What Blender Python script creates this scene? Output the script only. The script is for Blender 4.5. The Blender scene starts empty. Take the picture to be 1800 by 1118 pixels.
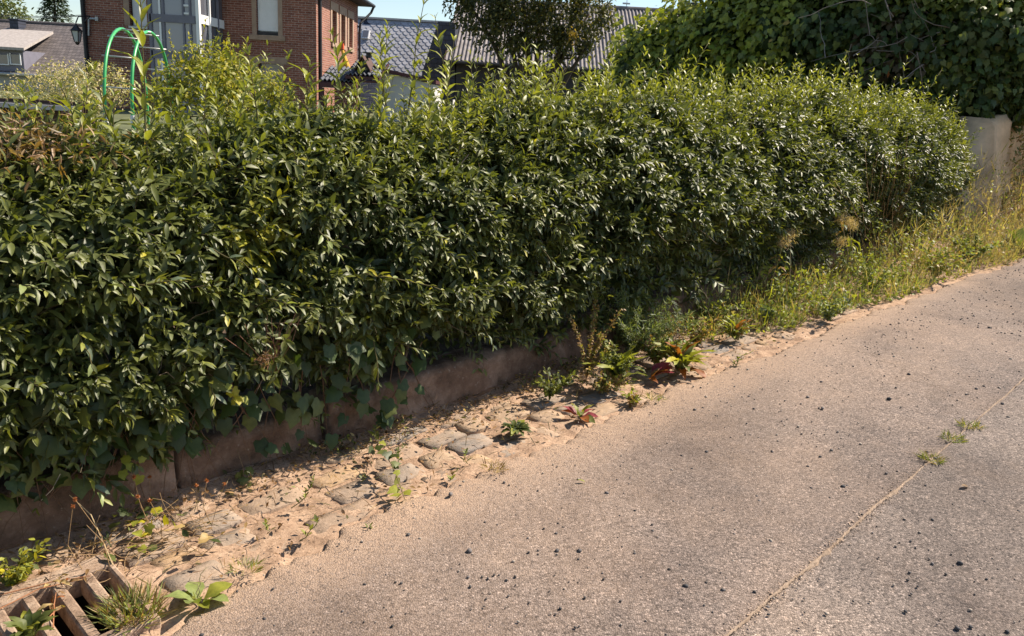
import bpy, math, random
import numpy as np
from mathutils import Matrix, Vector, noise as mnoise

random.seed(7)
rng = np.random.default_rng(11)
R = math.radians
SC = bpy.context.scene
COL = SC.collection

# ------------------------------------------------------------------ camera, sky, sun, exposure
EYE = 1.6
F, HY, ROLL = 1413.0, 178.0, 3.3          # focal length in photo pixels, horizon row, roll
PITCH = math.atan((559 - HY) / F)
cam = bpy.data.cameras.new('camera')
cam.sensor_width = 36.0
cam.lens = 36.0 * F / 1800.0
cam.clip_start = 0.05
cam.clip_end = 2000
camo = bpy.data.objects.new('camera', cam)
COL.objects.link(camo)
CAMROT = Matrix.Rotation(math.pi / 2 - PITCH, 3, 'X') @ Matrix.Rotation(R(ROLL), 3, 'Z')
camo.matrix_world = Matrix.Translation((0, 0, EYE)) @ CAMROT.to_4x4()
SC.camera = camo

SUN_EL, SUN_AZ = 46.0, 61.0               # azimuth clockwise from +Y
w = bpy.data.worlds.new('World')
SC.world = w
w.use_nodes = True
wn = w.node_tree.nodes
sky = wn.new('ShaderNodeTexSky')
sky.sky_type = 'NISHITA'
sky.sun_disc = False
sky.sun_elevation = R(SUN_EL)
sky.sun_rotation = R(SUN_AZ)
sky.air_density = 1.0
sky.dust_density = 0.5
sky.ozone_density = 1.2
wn['Background'].inputs[1].default_value = 0.085
w.node_tree.links.new(sky.outputs[0], wn['Background'].inputs[0])

sun = bpy.data.lights.new('sun', 'SUN')
sun.energy = 5.0
sun.angle = R(0.53)
sun.color = (1.0, 0.885, 0.745)
suno = bpy.data.objects.new('sun', sun)
COL.objects.link(suno)
sdir = Vector((math.sin(R(SUN_AZ)) * math.cos(R(SUN_EL)), math.cos(R(SUN_AZ)) * math.cos(R(SUN_EL)), math.sin(R(SUN_EL))))
suno.rotation_euler = sdir.to_track_quat('Z', 'Y').to_euler()
suno.location = (20, 10, 30)

SC.view_settings.view_transform = 'Standard'
SC.view_settings.look = 'None'
SC.view_settings.exposure = 0.94
SC.view_settings.gamma = 1.0
SC.render.engine = 'CYCLES'
SC.cycles.use_denoising = True
SC.cycles.max_bounces = 7
SC.cycles.diffuse_bounces = 3
SC.cycles.glossy_bounces = 3
SC.cycles.transmission_bounces = 5

# ------------------------------------------------------------------ site frame
TH = R(44.0)
DV = np.array([math.sin(TH), math.cos(TH), 0.0])       # along the hedge, uphill
NV = np.array([math.cos(TH), -math.sin(TH), 0.0])      # from the hedge towards the road
B0 = np.array([-1.68, 2.385, 0.0])
SL = 0.025


def gz(x, y):
    return SL * np.clip(np.asarray(x) + np.asarray(y), -24, 26)


def W(s, n, h=0.0):
    """site coordinates -> world (arrays allowed)"""
    s = np.asarray(s, float); n = np.asarray(n, float); h = np.asarray(h, float)
    x = B0[0] + DV[0] * s + NV[0] * n
    y = B0[1] + DV[1] * s + NV[1] * n
    z = gz(x, y) + h
    return np.stack(np.broadcast_arrays(x, y, z), -1)


def ray(px, py):
    return np.array(CAMROT @ Vector(((px - 900) / F, (559 - py) / F, -1.0)))


def G(px, py):
    """where the sight line meets the ground"""
    d = ray(px, py)
    t = EYE / (SL * (d[0] + d[1]) - d[2])
    return np.array([t * d[0], t * d[1], EYE + t * d[2]])


def HN(px, py, n):
    """where the sight line meets the upright plane parallel to the hedge at offset n"""
    d = ray(px, py)
    t = (n + B0 @ NV) / (d[0] * NV[0] + d[1] * NV[1])
    return np.array([t * d[0], t * d[1], EYE + t * d[2]])


def PX(px, py, Y):
    d = ray(px, py)
    t = Y / d[1]
    return np.array([t * d[0], Y, EYE + t * d[2]])


def to_sn(p):
    q = np.asarray(p)[:2] - B0[:2]
    return q @ DV[:2], q @ NV[:2]


# ------------------------------------------------------------------ materials
def new_mat(name):
    m = bpy.data.materials.new(name)
    m.use_nodes = True
    nt = m.node_tree
    return m, nt, nt.nodes['Principled BSDF']


def N(nt, t, **kw):
    n = nt.nodes.new(t)
    for k, v in kw.items():
        if k.startswith('i_'):
            n.inputs[k[2:].replace('_', ' ')].default_value = v
        else:
            setattr(n, k, v)
    return n


def ramp(nt, fac, stops):
    r = nt.nodes.new('ShaderNodeValToRGB')
    e = r.color_ramp.elements
    while len(e) < len(stops):
        e.new(0.5)
    for el, (p, c) in zip(e, stops):
        el.position = p
        el.color = (*c, 1) if len(c) == 3 else c
    nt.links.new(fac, r.inputs[0])
    return r.outputs[0]


def mix(nt, fac, a, b, mode='MIX'):
    m = nt.nodes.new('ShaderNodeMix')
    m.data_type = 'RGBA'
    m.blend_type = mode
    for sock, v in ((m.inputs[0], fac), (m.inputs[6], a), (m.inputs[7], b)):
        if hasattr(v, 'is_linked') or hasattr(v, 'links'):
            nt.links.new(v, sock)
        else:
            sock.default_value = v if not isinstance(v, tuple) or len(v) == 4 else (*v, 1)
    return m.outputs[2]


def noise(nt, scale, detail=4, rough=0.6, vec=None):
    n = N(nt, 'ShaderNodeTexNoise', i_Scale=scale, i_Detail=detail, i_Roughness=rough)
    if vec is not None:
        nt.links.new(vec, n.inputs['Vector'])
    return n.outputs['Fac']


def geo_pos(nt):
    return nt.nodes.new('ShaderNodeNewGeometry').outputs['Position']


def bump(nt, p, height, strength=0.3, dist=0.01):
    b = N(nt, 'ShaderNodeBump', i_Strength=strength, i_Distance=dist)
    nt.links.new(height, b.inputs['Height'])
    nt.links.new(b.outputs[0], p.inputs['Normal'])


def plain(name, col, rough=0.7, metal=0.0, var=0.25, scale=6.0, bstr=0.15, spec=0.4):
    m, nt, p = new_mat(name)
    pos = geo_pos(nt)
    f = noise(nt, scale, 5, 0.65, pos)
    a = tuple(c * (1 - var) for c in col)
    b = tuple(min(1, c * (1 + var)) for c in col)
    c = ramp(nt, f, [(0.3, a), (0.7, b)])
    nt.links.new(c, p.inputs['Base Color'])
    p.inputs['Roughness'].default_value = rough
    p.inputs['Metallic'].default_value = metal
    p.inputs['Specular IOR Level'].default_value = spec
    if bstr:
        bump(nt, p, noise(nt, scale * 8, 3, 0.6, pos), bstr, 0.004)
    return m


def leaf_mat(name, rough=0.42, trans=0.28, spec=0.5, backlight=1.15):
    m, nt, p = new_mat(name)
    at = N(nt, 'ShaderNodeAttribute', attribute_name='col')
    pos = geo_pos(nt)
    f = noise(nt, 55, 3, 0.6, pos)
    var = ramp(nt, f, [(0.25, (0.72, 0.74, 0.7)), (0.75, (1.22, 1.18, 1.15))])
    c = mix(nt, 1.0, at.outputs['Color'], var, 'MULTIPLY')
    geo = nt.nodes.new('ShaderNodeNewGeometry')
    pale = mix(nt, 0.35, c, (0.16, 0.19, 0.09, 1))
    c2 = mix(nt, geo.outputs['Backfacing'], c, pale)
    nt.links.new(c2, p.inputs['Base Color'])
    p.inputs['Roughness'].default_value = rough
    p.inputs['Specular IOR Level'].default_value = spec
    t = nt.nodes.new('ShaderNodeBsdfTranslucent')
    tc = mix(nt, 1.0, c, (1.5 * backlight, 1.5 * backlight, 0.6, 1), 'MULTIPLY')
    nt.links.new(tc, t.inputs[0])
    ms = nt.nodes.new('ShaderNodeMixShader')
    ms.inputs[0].default_value = trans
    nt.links.new(p.outputs[0], ms.inputs[1])
    nt.links.new(t.outputs[0], ms.inputs[2])
    nt.links.new(ms.outputs[0], nt.nodes['Material Output'].inputs[0])
    bump(nt, p, noise(nt, 160, 2, 0.5, pos), 0.12, 0.002)
    return m


def vcol_mat(name, rough=0.8, scale=30, bstr=0.3, var=0.3, dist=0.004, spec=0.3):
    m, nt, p = new_mat(name)
    at = N(nt, 'ShaderNodeAttribute', attribute_name='col')
    pos = geo_pos(nt)
    f = noise(nt, scale, 5, 0.65, pos)
    v = ramp(nt, f, [(0.25, (1 - var,) * 3), (0.75, (1 + var,) * 3)])
    c = mix(nt, 1.0, at.outputs['Color'], v, 'MULTIPLY')
    nt.links.new(c, p.inputs['Base Color'])
    p.inputs['Roughness'].default_value = rough
    p.inputs['Specular IOR Level'].default_value = spec
    bump(nt, p, noise(nt, scale * 4, 4, 0.6, pos), bstr, dist)
    return m


def site_coords(nt):
    """s along the road, n across it, from world position"""
    pos = geo_pos(nt)
    def dot(v, off):
        d = N(nt, 'ShaderNodeVectorMath', operation='DOT_PRODUCT')
        nt.links.new(pos, d.inputs[0]); d.inputs[1].default_value = tuple(v)
        a = N(nt, 'ShaderNodeMath', operation='SUBTRACT'); a.inputs[1].default_value = off
        nt.links.new(d.outputs['Value'], a.inputs[0])
        return a.outputs[0]
    return pos, dot(DV, float(B0 @ DV)), dot(NV, float(B0 @ NV))


def mathn(nt, op, a, b=None, clamp=False):
    n = N(nt, 'ShaderNodeMath', operation=op, use_clamp=clamp)
    for i, v in enumerate((a, b)):
        if v is None:
            continue
        if isinstance(v, (int, float)):
            n.inputs[i].default_value = v
        else:
            nt.links.new(v, n.inputs[i])
    return n.outputs[0]


def maprange(nt, v, a, b, c=0.0, d=1.0):
    n = N(nt, 'ShaderNodeMapRange')
    nt.links.new(v, n.inputs[0])
    for i, x in enumerate((a, b, c, d)):
        n.inputs[i + 1].default_value = x
    return n.outputs[0]


def asphalt_mat(name, tint, dusty):
    m, nt, p = new_mat(name)
    pos, s, n = site_coords(nt)
    v1 = N(nt, 'ShaderNodeTexVoronoi', i_Scale=165.0); nt.links.new(pos, v1.inputs['Vector'])
    v2 = N(nt, 'ShaderNodeTexVoronoi', i_Scale=75.0); nt.links.new(pos, v2.inputs['Vector'])
    hs = N(nt, 'ShaderNodeSeparateColor'); nt.links.new(v1.outputs['Color'], hs.inputs[0])
    hs2 = N(nt, 'ShaderNodeSeparateColor'); nt.links.new(v2.outputs['Color'], hs2.inputs[0])
    t = tint
    chips = ramp(nt, hs.outputs[0], [(0.0, tuple(c * 0.38 for c in t)), (0.35, tuple(c * 0.8 for c in t)), (0.72, t), (0.93, tuple(c * 1.35 for c in t)), (1.0, tuple(min(.8, c * 1.9) for c in t))])
    big = ramp(nt, hs2.outputs[1], [(0.0, (.45, .45, .48)), (0.08, (.9, .9, .9)), (0.9, (1.05, 1.05, 1.05)), (1.0, (1.5, 1.45, 1.4))])
    c = mix(nt, 0.65, chips, mix(nt, 1.0, chips, big, 'MULTIPLY'))
    # dark joints between the chips
    jn = ramp(nt, v1.outputs['Distance'], [(0.0, (1.05, 1.05, 1.05)), (0.55, (1, 1, 1)), (0.95, (.34, .32, .31))])
    c = mix(nt, 0.8, c, jn, 'MULTIPLY')
    # patches of wear, old tar stains
    pa = noise(nt, 1.6, 5, 0.6, pos)
    cr = N(nt, 'ShaderNodeTexVoronoi', feature='DISTANCE_TO_EDGE', i_Scale=0.75)
    wob = N(nt, 'ShaderNodeTexNoise', i_Scale=3.0, i_Detail=6.0, i_Roughness=0.7)
    nt.links.new(pos, wob.inputs['Vector'])
    wv = N(nt, 'ShaderNodeVectorMath', operation='MULTIPLY_ADD'); nt.links.new(wob.outputs['Color'], wv.inputs[0]); wv.inputs[1].default_value = (.9, .9, .9); nt.links.new(pos, wv.inputs[2])
    nt.links.new(wv.outputs[0], cr.inputs['Vector'])
    ck = ramp(nt, cr.outputs['Distance'], [(0.0, (.45, .42, .4)), (0.006, (.8, .8, .8)), (0.014, (1, 1, 1))])
    ckm = ramp(nt, noise(nt, .7, 3, .6, pos), [(0.5, (0, 0, 0)), (0.62, (.8, .8, .8))])
    c = mix(nt, ckm, c, mix(nt, 1.0, c, ck, 'MULTIPLY'))
    tr = noise(nt, .55, 4, .55, pos)
    c = mix(nt, 1.0, c, ramp(nt, tr, [(0.38, (.68, .675, .68)), (0.52, (1, 1, 1)), (0.64, (1.16, 1.13, 1.09))]), 'MULTIPLY')
    c = mix(nt, 1.0, c, ramp(nt, pa, [(0.3, (.66, .65, .66)), (0.5, (.97, .97, .97)), (0.72, (1.16, 1.13, 1.09))]), 'MULTIPLY')
    # sand washed in from the gutter: strongest at the edge, breaking up across the strip
    na = noise(nt, 2.4, 6, 0.7, pos)
    edge = mathn(nt, 'ADD', maprange(nt, n, 0.55, dusty, .60, 0.0), maprange(nt, n, .62, .98, 1.1 if dusty > 1 else 0.0, 0.0))
    f = mathn(nt, 'ADD', edge, mathn(nt, 'MULTIPLY', mathn(nt, 'SUBTRACT', na, 0.5), 1.3))
    f = mathn(nt, 'MULTIPLY', f, 0.66, True)
    speck = mathn(nt, 'GREATER_THAN', hs.outputs[1], 0.22)
    f = mathn(nt, 'MULTIPLY', f, mathn(nt, 'ADD', mathn(nt, 'MULTIPLY', speck, 0.6), 0.4))
    dustc = ramp(nt, noise(nt, 90, 3, .6, pos), [(0.3, (.31, .21, .145)), (0.7, (.47, .335, .235))])
    c = mix(nt, f, c, dustc)
    nt.links.new(c, p.inputs['Base Color'])
    p.inputs['Roughness'].default_value = 0.88
    p.inputs['Specular IOR Level'].default_value = 0.25
    h = mathn(nt, 'ADD', mathn(nt, 'MULTIPLY', v1.outputs['Distance'], -1.0), mathn(nt, 'MULTIPLY', hs.outputs[2], 0.6))
    h = mathn(nt, 'ADD', h, mathn(nt, 'MULTIPLY', noise(nt, 9, 4, .6, pos), 1.2))
    bump(nt, p, h, 0.6, 0.005)
    return m


def dirt_mat(name, a, b, dark):
    m, nt, p = new_mat(name)
    pos = geo_pos(nt)
    f = noise(nt, 14, 7, 0.7, pos)
    c = ramp(nt, f, [(0.28, dark), (0.45, a), (0.68, b)])
    v = N(nt, 'ShaderNodeTexVoronoi', i_Scale=170.0); nt.links.new(pos, v.inputs['Vector'])
    hs = N(nt, 'ShaderNodeSeparateColor'); nt.links.new(v.outputs['Color'], hs.inputs[0])
    g = ramp(nt, hs.outputs[0], [(0, (.45, .43, .42)), (.14, (.9, .9, .9)), (.9, (1.05, 1.05, 1.05)), (1, (1.35, 1.3, 1.25))])
    c = mix(nt, 0.85, c, g, 'MULTIPLY')
    nt.links.new(c, p.inputs['Base Color'])
    p.inputs['Roughness'].default_value = 0.95
    p.inputs['Specular IOR Level'].default_value = 0.1
    h = mathn(nt, 'ADD', noise(nt, 60, 5, .7, pos), mathn(nt, 'MULTIPLY', hs.outputs[1], 0.35))
    bump(nt, p, h, 0.6, 0.008)
    return m


def wall_mat():
    m, nt, p = new_mat('weathered_concrete')
    pos, s, n = site_coords(nt)
    f = noise(nt, 5, 7, 0.7, pos)
    c = ramp(nt, f, [(0.28, (.06, .04, .028)), (0.5, (.19, .12, .082)), (0.7, (.36, .25, .18))])
    li = noise(nt, 42, 4, .75, pos)
    c = mix(nt, ramp(nt, li, [(0.60, (0, 0, 0)), (0.72, (.6, .6, .6))]), c, (.42, .36, .29, 1))
    c = mix(nt, ramp(nt, noise(nt, 11, 6, .75, pos), [(0.55, (0, 0, 0)), (0.75, (.8, .8, .8))]), c, (.055, .042, .03, 1))
    nt.links.new(c, p.inputs['Base Color'])
    p.inputs['Roughness'].default_value = 0.95
    p.inputs['Specular IOR Level'].default_value = 0.15
    h = mathn(nt, 'ADD', noise(nt, 30, 6, .7, pos), mathn(nt, 'MULTIPLY', noise(nt, 130, 3, .6, pos), .4))
    bump(nt, p, h, 0.8, 0.012)
    return m


def brick_mat():
    m, nt, p = new_mat('red_brick')
    pos = geo_pos(nt)
    sp = N(nt, 'ShaderNodeSeparateXYZ'); nt.links.new(pos, sp.inputs[0])
    u = mathn(nt, 'ADD', sp.outputs[0], sp.outputs[1])
    cb = N(nt, 'ShaderNodeCombineXYZ'); nt.links.new(u, cb.inputs[0]); nt.links.new(sp.outputs[2], cb.inputs[1])
    b = N(nt, 'ShaderNodeTexBrick', i_Scale=1.0)
    nt.links.new(cb.outputs[0], b.inputs['Vector'])
    b.inputs['Color1'].default_value = (.235, .085, .055, 1)
    b.inputs['Color2'].default_value = (.34, .14, .092, 1)
    b.inputs['Mortar'].default_value = (.50, .42, .35, 1)
    b.inputs['Mortar Size'].default_value = 0.006
    b.inputs['Brick Width'].default_value = 0.25
    b.inputs['Row Height'].default_value = 0.077
    b.inputs['Bias'].default_value = -0.1
    v = ramp(nt, noise(nt, 1.2, 6, .7, pos), [(0.3, (.72, .7, .7)), (0.7, (1.15, 1.12, 1.1))])
    v2 = ramp(nt, noise(nt, 14, 3, .7, cb.outputs[0]), [(0.3, (.7, .66, .66)), (0.7, (1.2, 1.2, 1.2))])
    c = mix(nt, 1.0, mix(nt, 1.0, b.outputs['Color'], v, 'MULTIPLY'), v2, 'MULTIPLY')
    nt.links.new(c, p.inputs['Base Color'])
    p.inputs['Roughness'].default_value = 0.9
    bump(nt, p, mathn(nt, 'SUBTRACT', 1.0, b.outputs['Fac']), 0.7, 0.01)
    return m


def roof_mat(name, col, rowh, w_, rough=0.7):
    m, nt, p = new_mat(name)
    pos = geo_pos(nt)
    sp = N(nt, 'ShaderNodeSeparateXYZ'); nt.links.new(pos, sp.inputs[0])
    cb = N(nt, 'ShaderNodeCombineXYZ'); nt.links.new(sp.outputs[0], cb.inputs[0]); nt.links.new(sp.outputs[2], cb.inputs[1])
    b = N(nt, 'ShaderNodeTexBrick', i_Scale=1.0)
    nt.links.new(cb.outputs[0], b.inputs['Vector'])
    b.inputs['Color1'].default_value = (*[c * .8 for c in col], 1)
    b.inputs['Color2'].default_value = (*[c * 1.2 for c in col], 1)
    b.inputs['Mortar'].default_value = (*[c * .5 for c in col], 1)
    b.inputs['Mortar Size'].default_value = rowh * .09
    b.inputs['Brick Width'].default_value = w_
    b.inputs['Row Height'].default_value = rowh
    v = ramp(nt, noise(nt, 1.5, 6, .7, pos), [(0.3, (.75, .75, .77)), (0.7, (1.2, 1.17, 1.12))])
    nt.links.new(mix(nt, 1.0, b.outputs['Color'], v, 'MULTIPLY'), p.inputs['Base Color'])
    p.inputs['Roughness'].default_value = rough
    bump(nt, p, mathn(nt, 'SUBTRACT', 1.0, b.outputs['Fac']), 0.8, 0.02)
    return m


def glass_mat(name, tint=(.02, .025, .03), rough=0.06):
    m, nt, p = new_mat(name)
    p.inputs['Base Color'].default_value = (*tint, 1)
    p.inputs['Roughness'].default_value = rough
    p.inputs['Specular IOR Level'].default_value = 0.9
    pos = geo_pos(nt)
    bump(nt, p, noise(nt, 1.5, 2, .5, pos), 0.08, 0.02)
    return m


def stone_mat():
    m, nt, p = new_mat('dusty_paving_stone')
    at = N(nt, 'ShaderNodeAttribute', attribute_name='col')
    pos = geo_pos(nt)
    v = ramp(nt, noise(nt, 24, 6, .7, pos), [(0.25, (.7, .7, .7)), (0.75, (1.3, 1.3, 1.3))])
    c = mix(nt, 1.0, at.outputs['Color'], v, 'MULTIPLY')
    dust = ramp(nt, noise(nt, 70, 4, .7, pos), [(0.3, (.30, .215, .15)), (0.7, (.46, .34, .245))])
    f = ramp(nt, noise(nt, 9, 6, .7, pos), [(0.38, (0, 0, 0)), (0.66, (.85, .85, .85))])
    c = mix(nt, f, c, dust)
    nt.links.new(c, p.inputs['Base Color'])
    p.inputs['Roughness'].default_value = 0.92
    p.inputs['Specular IOR Level'].default_value = 0.2
    h = mathn(nt, 'ADD', noise(nt, 40, 6, .75, pos), mathn(nt, 'MULTIPLY', noise(nt, 140, 3, .6, pos), .35))
    bump(nt, p, h, 0.7, 0.008)
    return m


M = {}
M['leaf'] = leaf_mat('privet_leaf', 0.50, 0.28, 0.62)
M['ivy'] = leaf_mat('ivy_leaf', 0.5, 0.3, 0.4)
M['weed'] = leaf_mat('weed_leaf', 0.55, 0.30, 0.35)
M['stem'] = vcol_mat('stem', 0.8, 60, 0.3, 0.3)
M['asphalt'] = asphalt_mat('asphalt_old', (.225, .178, .150), 2.0)
M['asphalt2'] = asphalt_mat('asphalt_grey', (.242, .196, .166), 0.6)
M['dirt'] = dirt_mat('gutter_dirt', (.345, .23, .155), (.51, .36, .25), (.15, .095, .062))
M['sand'] = dirt_mat('joint_sand', (.29, .215, .155), (.40, .305, .225), (.18, .13, .095))
M['soil'] = dirt_mat('garden_soil', (.10, .07, .045), (.16, .115, .075), (.04, .03, .02))
M['earth'] = plain('meadow_earth', (.10, .11, .045), .95, 0, .5, 1.2, .3)
M['stone'] = stone_mat()
M['wall'] = wall_mat()
M['brick'] = brick_mat()
M['grit'] = vcol_mat('grit', 0.8, 80, 0.3, 0.3)
M['grate'] = dirt_mat('grate_concrete', (.30, .21, .15), (.46, .35, .26), (.15, .10, .07))
M['pit'] = plain('pit_mud', (.035, .026, .02), .95, 0, .4, 20)
M['sandstone'] = plain('sandstone_trim', (.36, .25, .18), .85, 0, .2, 4)
M['white'] = plain('white_paint', (.74, .74, .74), .6, 0, .06, 3, .05)
M['blind'] = plain('roller_blind', (.78, .77, .76), .6, 0, .05, 3, .05)
M['render'] = plain('white_render', (.50, .49, .48), .9, 0, .1, 1.5, .2)
M['glass'] = glass_mat('window_glass', (.10, .105, .125))
M['glassgrey'] = glass_mat('bay_glass', (.20, .20, .245), .12)
M['darkmetal'] = plain('dark_metal', (.035, .033, .035), .5, .3, .2, 8, .05)
M['greymetal'] = plain('grey_metal', (.45, .45, .44), .45, .5, .12, 8, .05)
M['frame_grey'] = plain('grey_frame', (.16, .155, .19), .6, 0, .1, 3, .05)
M['slate'] = vcol_mat('slate', 0.55, 3.0, 0.25, 0.22, 0.01, .45)
M['darkslate'] = roof_mat('dark_slate_cladding', (.032, .038, .06), .2, .3, .6)
M['tileroof'] = roof_mat('old_roof_tiles', (.135, .115, .11), .17, .22, .8)
M['corr'] = plain('corrugated_fibre_cement', (.19, .17, .165), .85, 0, .4, 2.5, .2)
M['palecorr'] = plain('pale_roof_tile', (.36, .32, .29), .8, 0, .25, 6, .2)
M['burgundy'] = plain('burgundy_wood', (.065, .018, .02), .6, 0, .2, 6)
M['woodbrown'] = plain('brown_fence_wood', (.075, .038, .028), .8, 0, .35, 9, .3)
M['woodgrey'] = plain('grey_weathered_wood', (.42, .40, .40), .8, 0, .15, 9, .2)
M['green'] = plain('green_plastic', (.05, .36, .11), .35, 0, .12, 6, .0, .5)
M['orange'] = plain('orange_plastic', (.75, .10, .02), .5, 0, .1, 6, 0)
M['yellow'] = plain('yellow_plastic', (.80, .42, .03), .5, 0, .1, 6, 0)
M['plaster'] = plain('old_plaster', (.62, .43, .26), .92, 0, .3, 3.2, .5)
M['bark'] = plain('bark', (.085, .06, .042), .9, 0, .45, 12, .5)
M['lampglass'] = glass_mat('lantern_glass', (.45, .47, .48), .2)


# ------------------------------------------------------------------ mesh helpers
def np_mesh(name, V, faces, cols=None, smooth=False):
    """faces: list of (n,k) int arrays"""
    me = bpy.data.meshes.new(name)
    V = np.asarray(V, np.float32)
    me.vertices.add(len(V))
    me.vertices.foreach_set('co', V.ravel())
    loops = np.concatenate([np.asarray(f, np.int32).ravel() for f in faces])
    starts, o = [], 0
    for f in faces:
        f = np.asarray(f)
        starts.append(o + np.arange(len(f)) * f.shape[1])
        o += f.size
    starts = np.concatenate(starts).astype(np.int32)
    me.loops.add(len(loops))
    me.loops.foreach_set('vertex_index', loops)
    me.polygons.add(len(starts))
    me.polygons.foreach_set('loop_start', starts)
    if smooth:
        me.polygons.foreach_set('use_smooth', np.ones(len(starts), bool))
    if cols is not None:
        c = np.ones((len(V), 4), np.float32)
        c[:, :3] = cols
        a = me.attributes.new('col', 'FLOAT_COLOR', 'POINT')
        a.data.foreach_set('color', c.ravel())
    me.update(calc_edges=True)
    me.validate()
    return me


class MB:
    def __init__(self):
        self.v, self.f, self.c = [], [], []
        self.k = 0

    def add(self, V, faces, col=None):
        V = np.asarray(V, float).reshape(-1, 3)
        self.v.append(V)
        for f in faces:
            self.f.append(tuple(i + self.k for i in f))
        self.c.append(np.broadcast_to(np.asarray(col if col is not None else (.5, .5, .5), float), (len(V), 3)))
        self.k += len(V)
        return self

    def box(self, x0, x1, y0, y1, z0, z1, col=None):
        V = [(x, y, z) for z in (z0, z1) for y in (y0, y1) for x in (x0, x1)]
        return self.add(V, [(0, 2, 3, 1), (4, 5, 7, 6), (0, 1, 5, 4), (2, 6, 7, 3), (0, 4, 6, 2), (1, 3, 7, 5)], col)

    def hexa(self, pts, col=None):
        """8 points: bottom ring 4, top ring 4"""
        return self.add(pts, [(3, 2, 1, 0), (4, 5, 6, 7), (0, 1, 5, 4), (1, 2, 6, 5), (2, 3, 7, 6), (3, 0, 4, 7)], col)

    def tube(self, pts, rad, sides=6, col=None, cap=True):
        pts = np.asarray(pts, float)
        n = len(pts)
        rad = np.broadcast_to(np.asarray(rad, float), (n,))
        T = np.gradient(pts, axis=0)
        T /= np.linalg.norm(T, axis=1, keepdims=True) + 1e-9
        u = np.cross(T[0], (0.3, 0.2, 1.0)); 
        if np.linalg.norm(u) < 1e-3: u = np.cross(T[0], (1, 0, 0))
        V = []
        for i in range(n):
            u = u - T[i] * (u @ T[i]); u /= np.linalg.norm(u) + 1e-9
            v = np.cross(T[i], u)
            for k in range(sides):
                a = 2 * math.pi * k / sides
                V.append(pts[i] + rad[i] * (math.cos(a) * u + math.sin(a) * v))
        Fs = []
        for i in range(n - 1):
            for k in range(sides):
                k2 = (k + 1) % sides
                Fs.append((i * sides + k, i * sides + k2, (i + 1) * sides + k2, (i + 1) * sides + k))
        if cap:
            Fs.append(tuple(range(sides))[::-1]); Fs.append(tuple((n - 1) * sides + k for k in range(sides)))
        return self.add(V, Fs, col)

    def mesh(self, name, origin=(0, 0, 0), smooth=False):
        me = bpy.data.meshes.new(name)
        V = np.concatenate(self.v) - np.asarray(origin)
        me.from_pydata(V.tolist(), [], self.f)
        c = np.ones((len(V), 4), np.float32); c[:, :3] = np.concatenate(self.c)
        a = me.attributes.new('col', 'FLOAT_COLOR', 'POINT')
        a.data.foreach_set('color', c.ravel())
        if smooth:
            me.polygons.foreach_set('use_smooth', [True] * len(me.polygons))
        me.update()
        return me

    def build(self, name, mat, parent=None, smooth=False, bevel=0):
        org = parent_origin(parent)
        me = self.mesh(name, org, smooth)
        o = link(name, me, mat, parent)
        if bevel:
            b = o.modifiers.new('bevel', 'BEVEL'); b.width = bevel; b.segments = 1; b.limit_method = 'ANGLE'
        return o


def parent_origin(p):
    o = np.zeros(3)
    while p is not None:
        o += np.array(p.location)
        p = p.parent
    return o


def link(name, me, mat=None, parent=None):
    o = bpy.data.objects.new(name, me)
    COL.objects.link(o)
    if mat is not None and me is not None and not me.materials:
        me.materials.append(M[mat] if isinstance(mat, str) else mat)
    o.parent = parent
    return o


def tag(o, label=None, cat=None, group=None, kind=None):
    for k, v in (('label', label), ('category', cat), ('group', group), ('kind', kind)):
        if v:
            o[k] = v
    return o


def thing(name, label, cat, loc, group=None):
    o = bpy.data.objects.new(name, None)
    COL.objects.link(o)
    o.location = tuple(float(x) for x in loc)
    o.empty_display_size = 0.1
    return tag(o, label, cat, group)


def unit(v):
    v = np.asarray(v, float)
    return v / (np.linalg.norm(v, axis=-1, keepdims=True) + 1e-9)


# ------------------------------------------------------------------ leaf shapes (x across, y along, z up; unit length)
def strip_template(ys, ws, zc, fold=0.25, wav=0.0):
    """leaf from cross-sections: centre and two edges"""
    V, Fs = [(0, 0, 0)], []
    for i, (y, wd, z) in enumerate(zip(ys, ws, zc)):
        wv = wav * (1 if i % 2 else -1)
        V += [(-wd, y, z + fold * wd + wv), (0, y, z), (wd, y, z + fold * wd - wv)]
    V.append((0, 1.0, zc[-1] + (zc[-1] - (zc[-2] if len(zc) > 1 else 0)) * (1 - ys[-1]) / max(ys[-1] - (ys[-2] if len(ys) > 1 else 0), .05)))
    n = len(ys)
    T = [(0, 2, 1), (0, 3, 2)]
    for i in range(n - 1):
        a, b = 1 + 3 * i, 4 + 3 * i
        T += [(a, a + 1, b + 1), (a, b + 1, b), (a + 1, a + 2, b + 2), (a + 1, b + 2, b + 1)]
    a, e = 1 + 3 * (n - 1), 1 + 3 * n
    T += [(a, a + 1, e), (a + 1, a + 2, e)]
    return np.array(V, float), np.array(T, int)


def ivy_template(seed):
    r = random.Random(seed)
    prof = [(0.00, 0.0), (-0.20, -0.12), (-0.40, 0.0), (-0.38, 0.24), (-0.44, 0.46), (-0.25, 0.60), (0.0, 1.0), (0.25, 0.60), (0.44, 0.46), (0.38, 0.24), (0.40, 0.0), (0.20, -0.12)]
    V = [(0, 0.32, 0.03)]
    for x, y in prof:
        x *= r.uniform(.9, 1.12); y *= r.uniform(.93, 1.08)
        V.append((x, y, -0.28 * (x * x) - 0.14 * (y - .3) ** 2 + r.uniform(-.02, .03)))
    T = [(0, i + 1, (i + 1) % 12 + 1) for i in range(12)]
    T = [(a, c, b) for a, b, c in T]
    return np.array(V, float), np.array(T, int)


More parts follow.
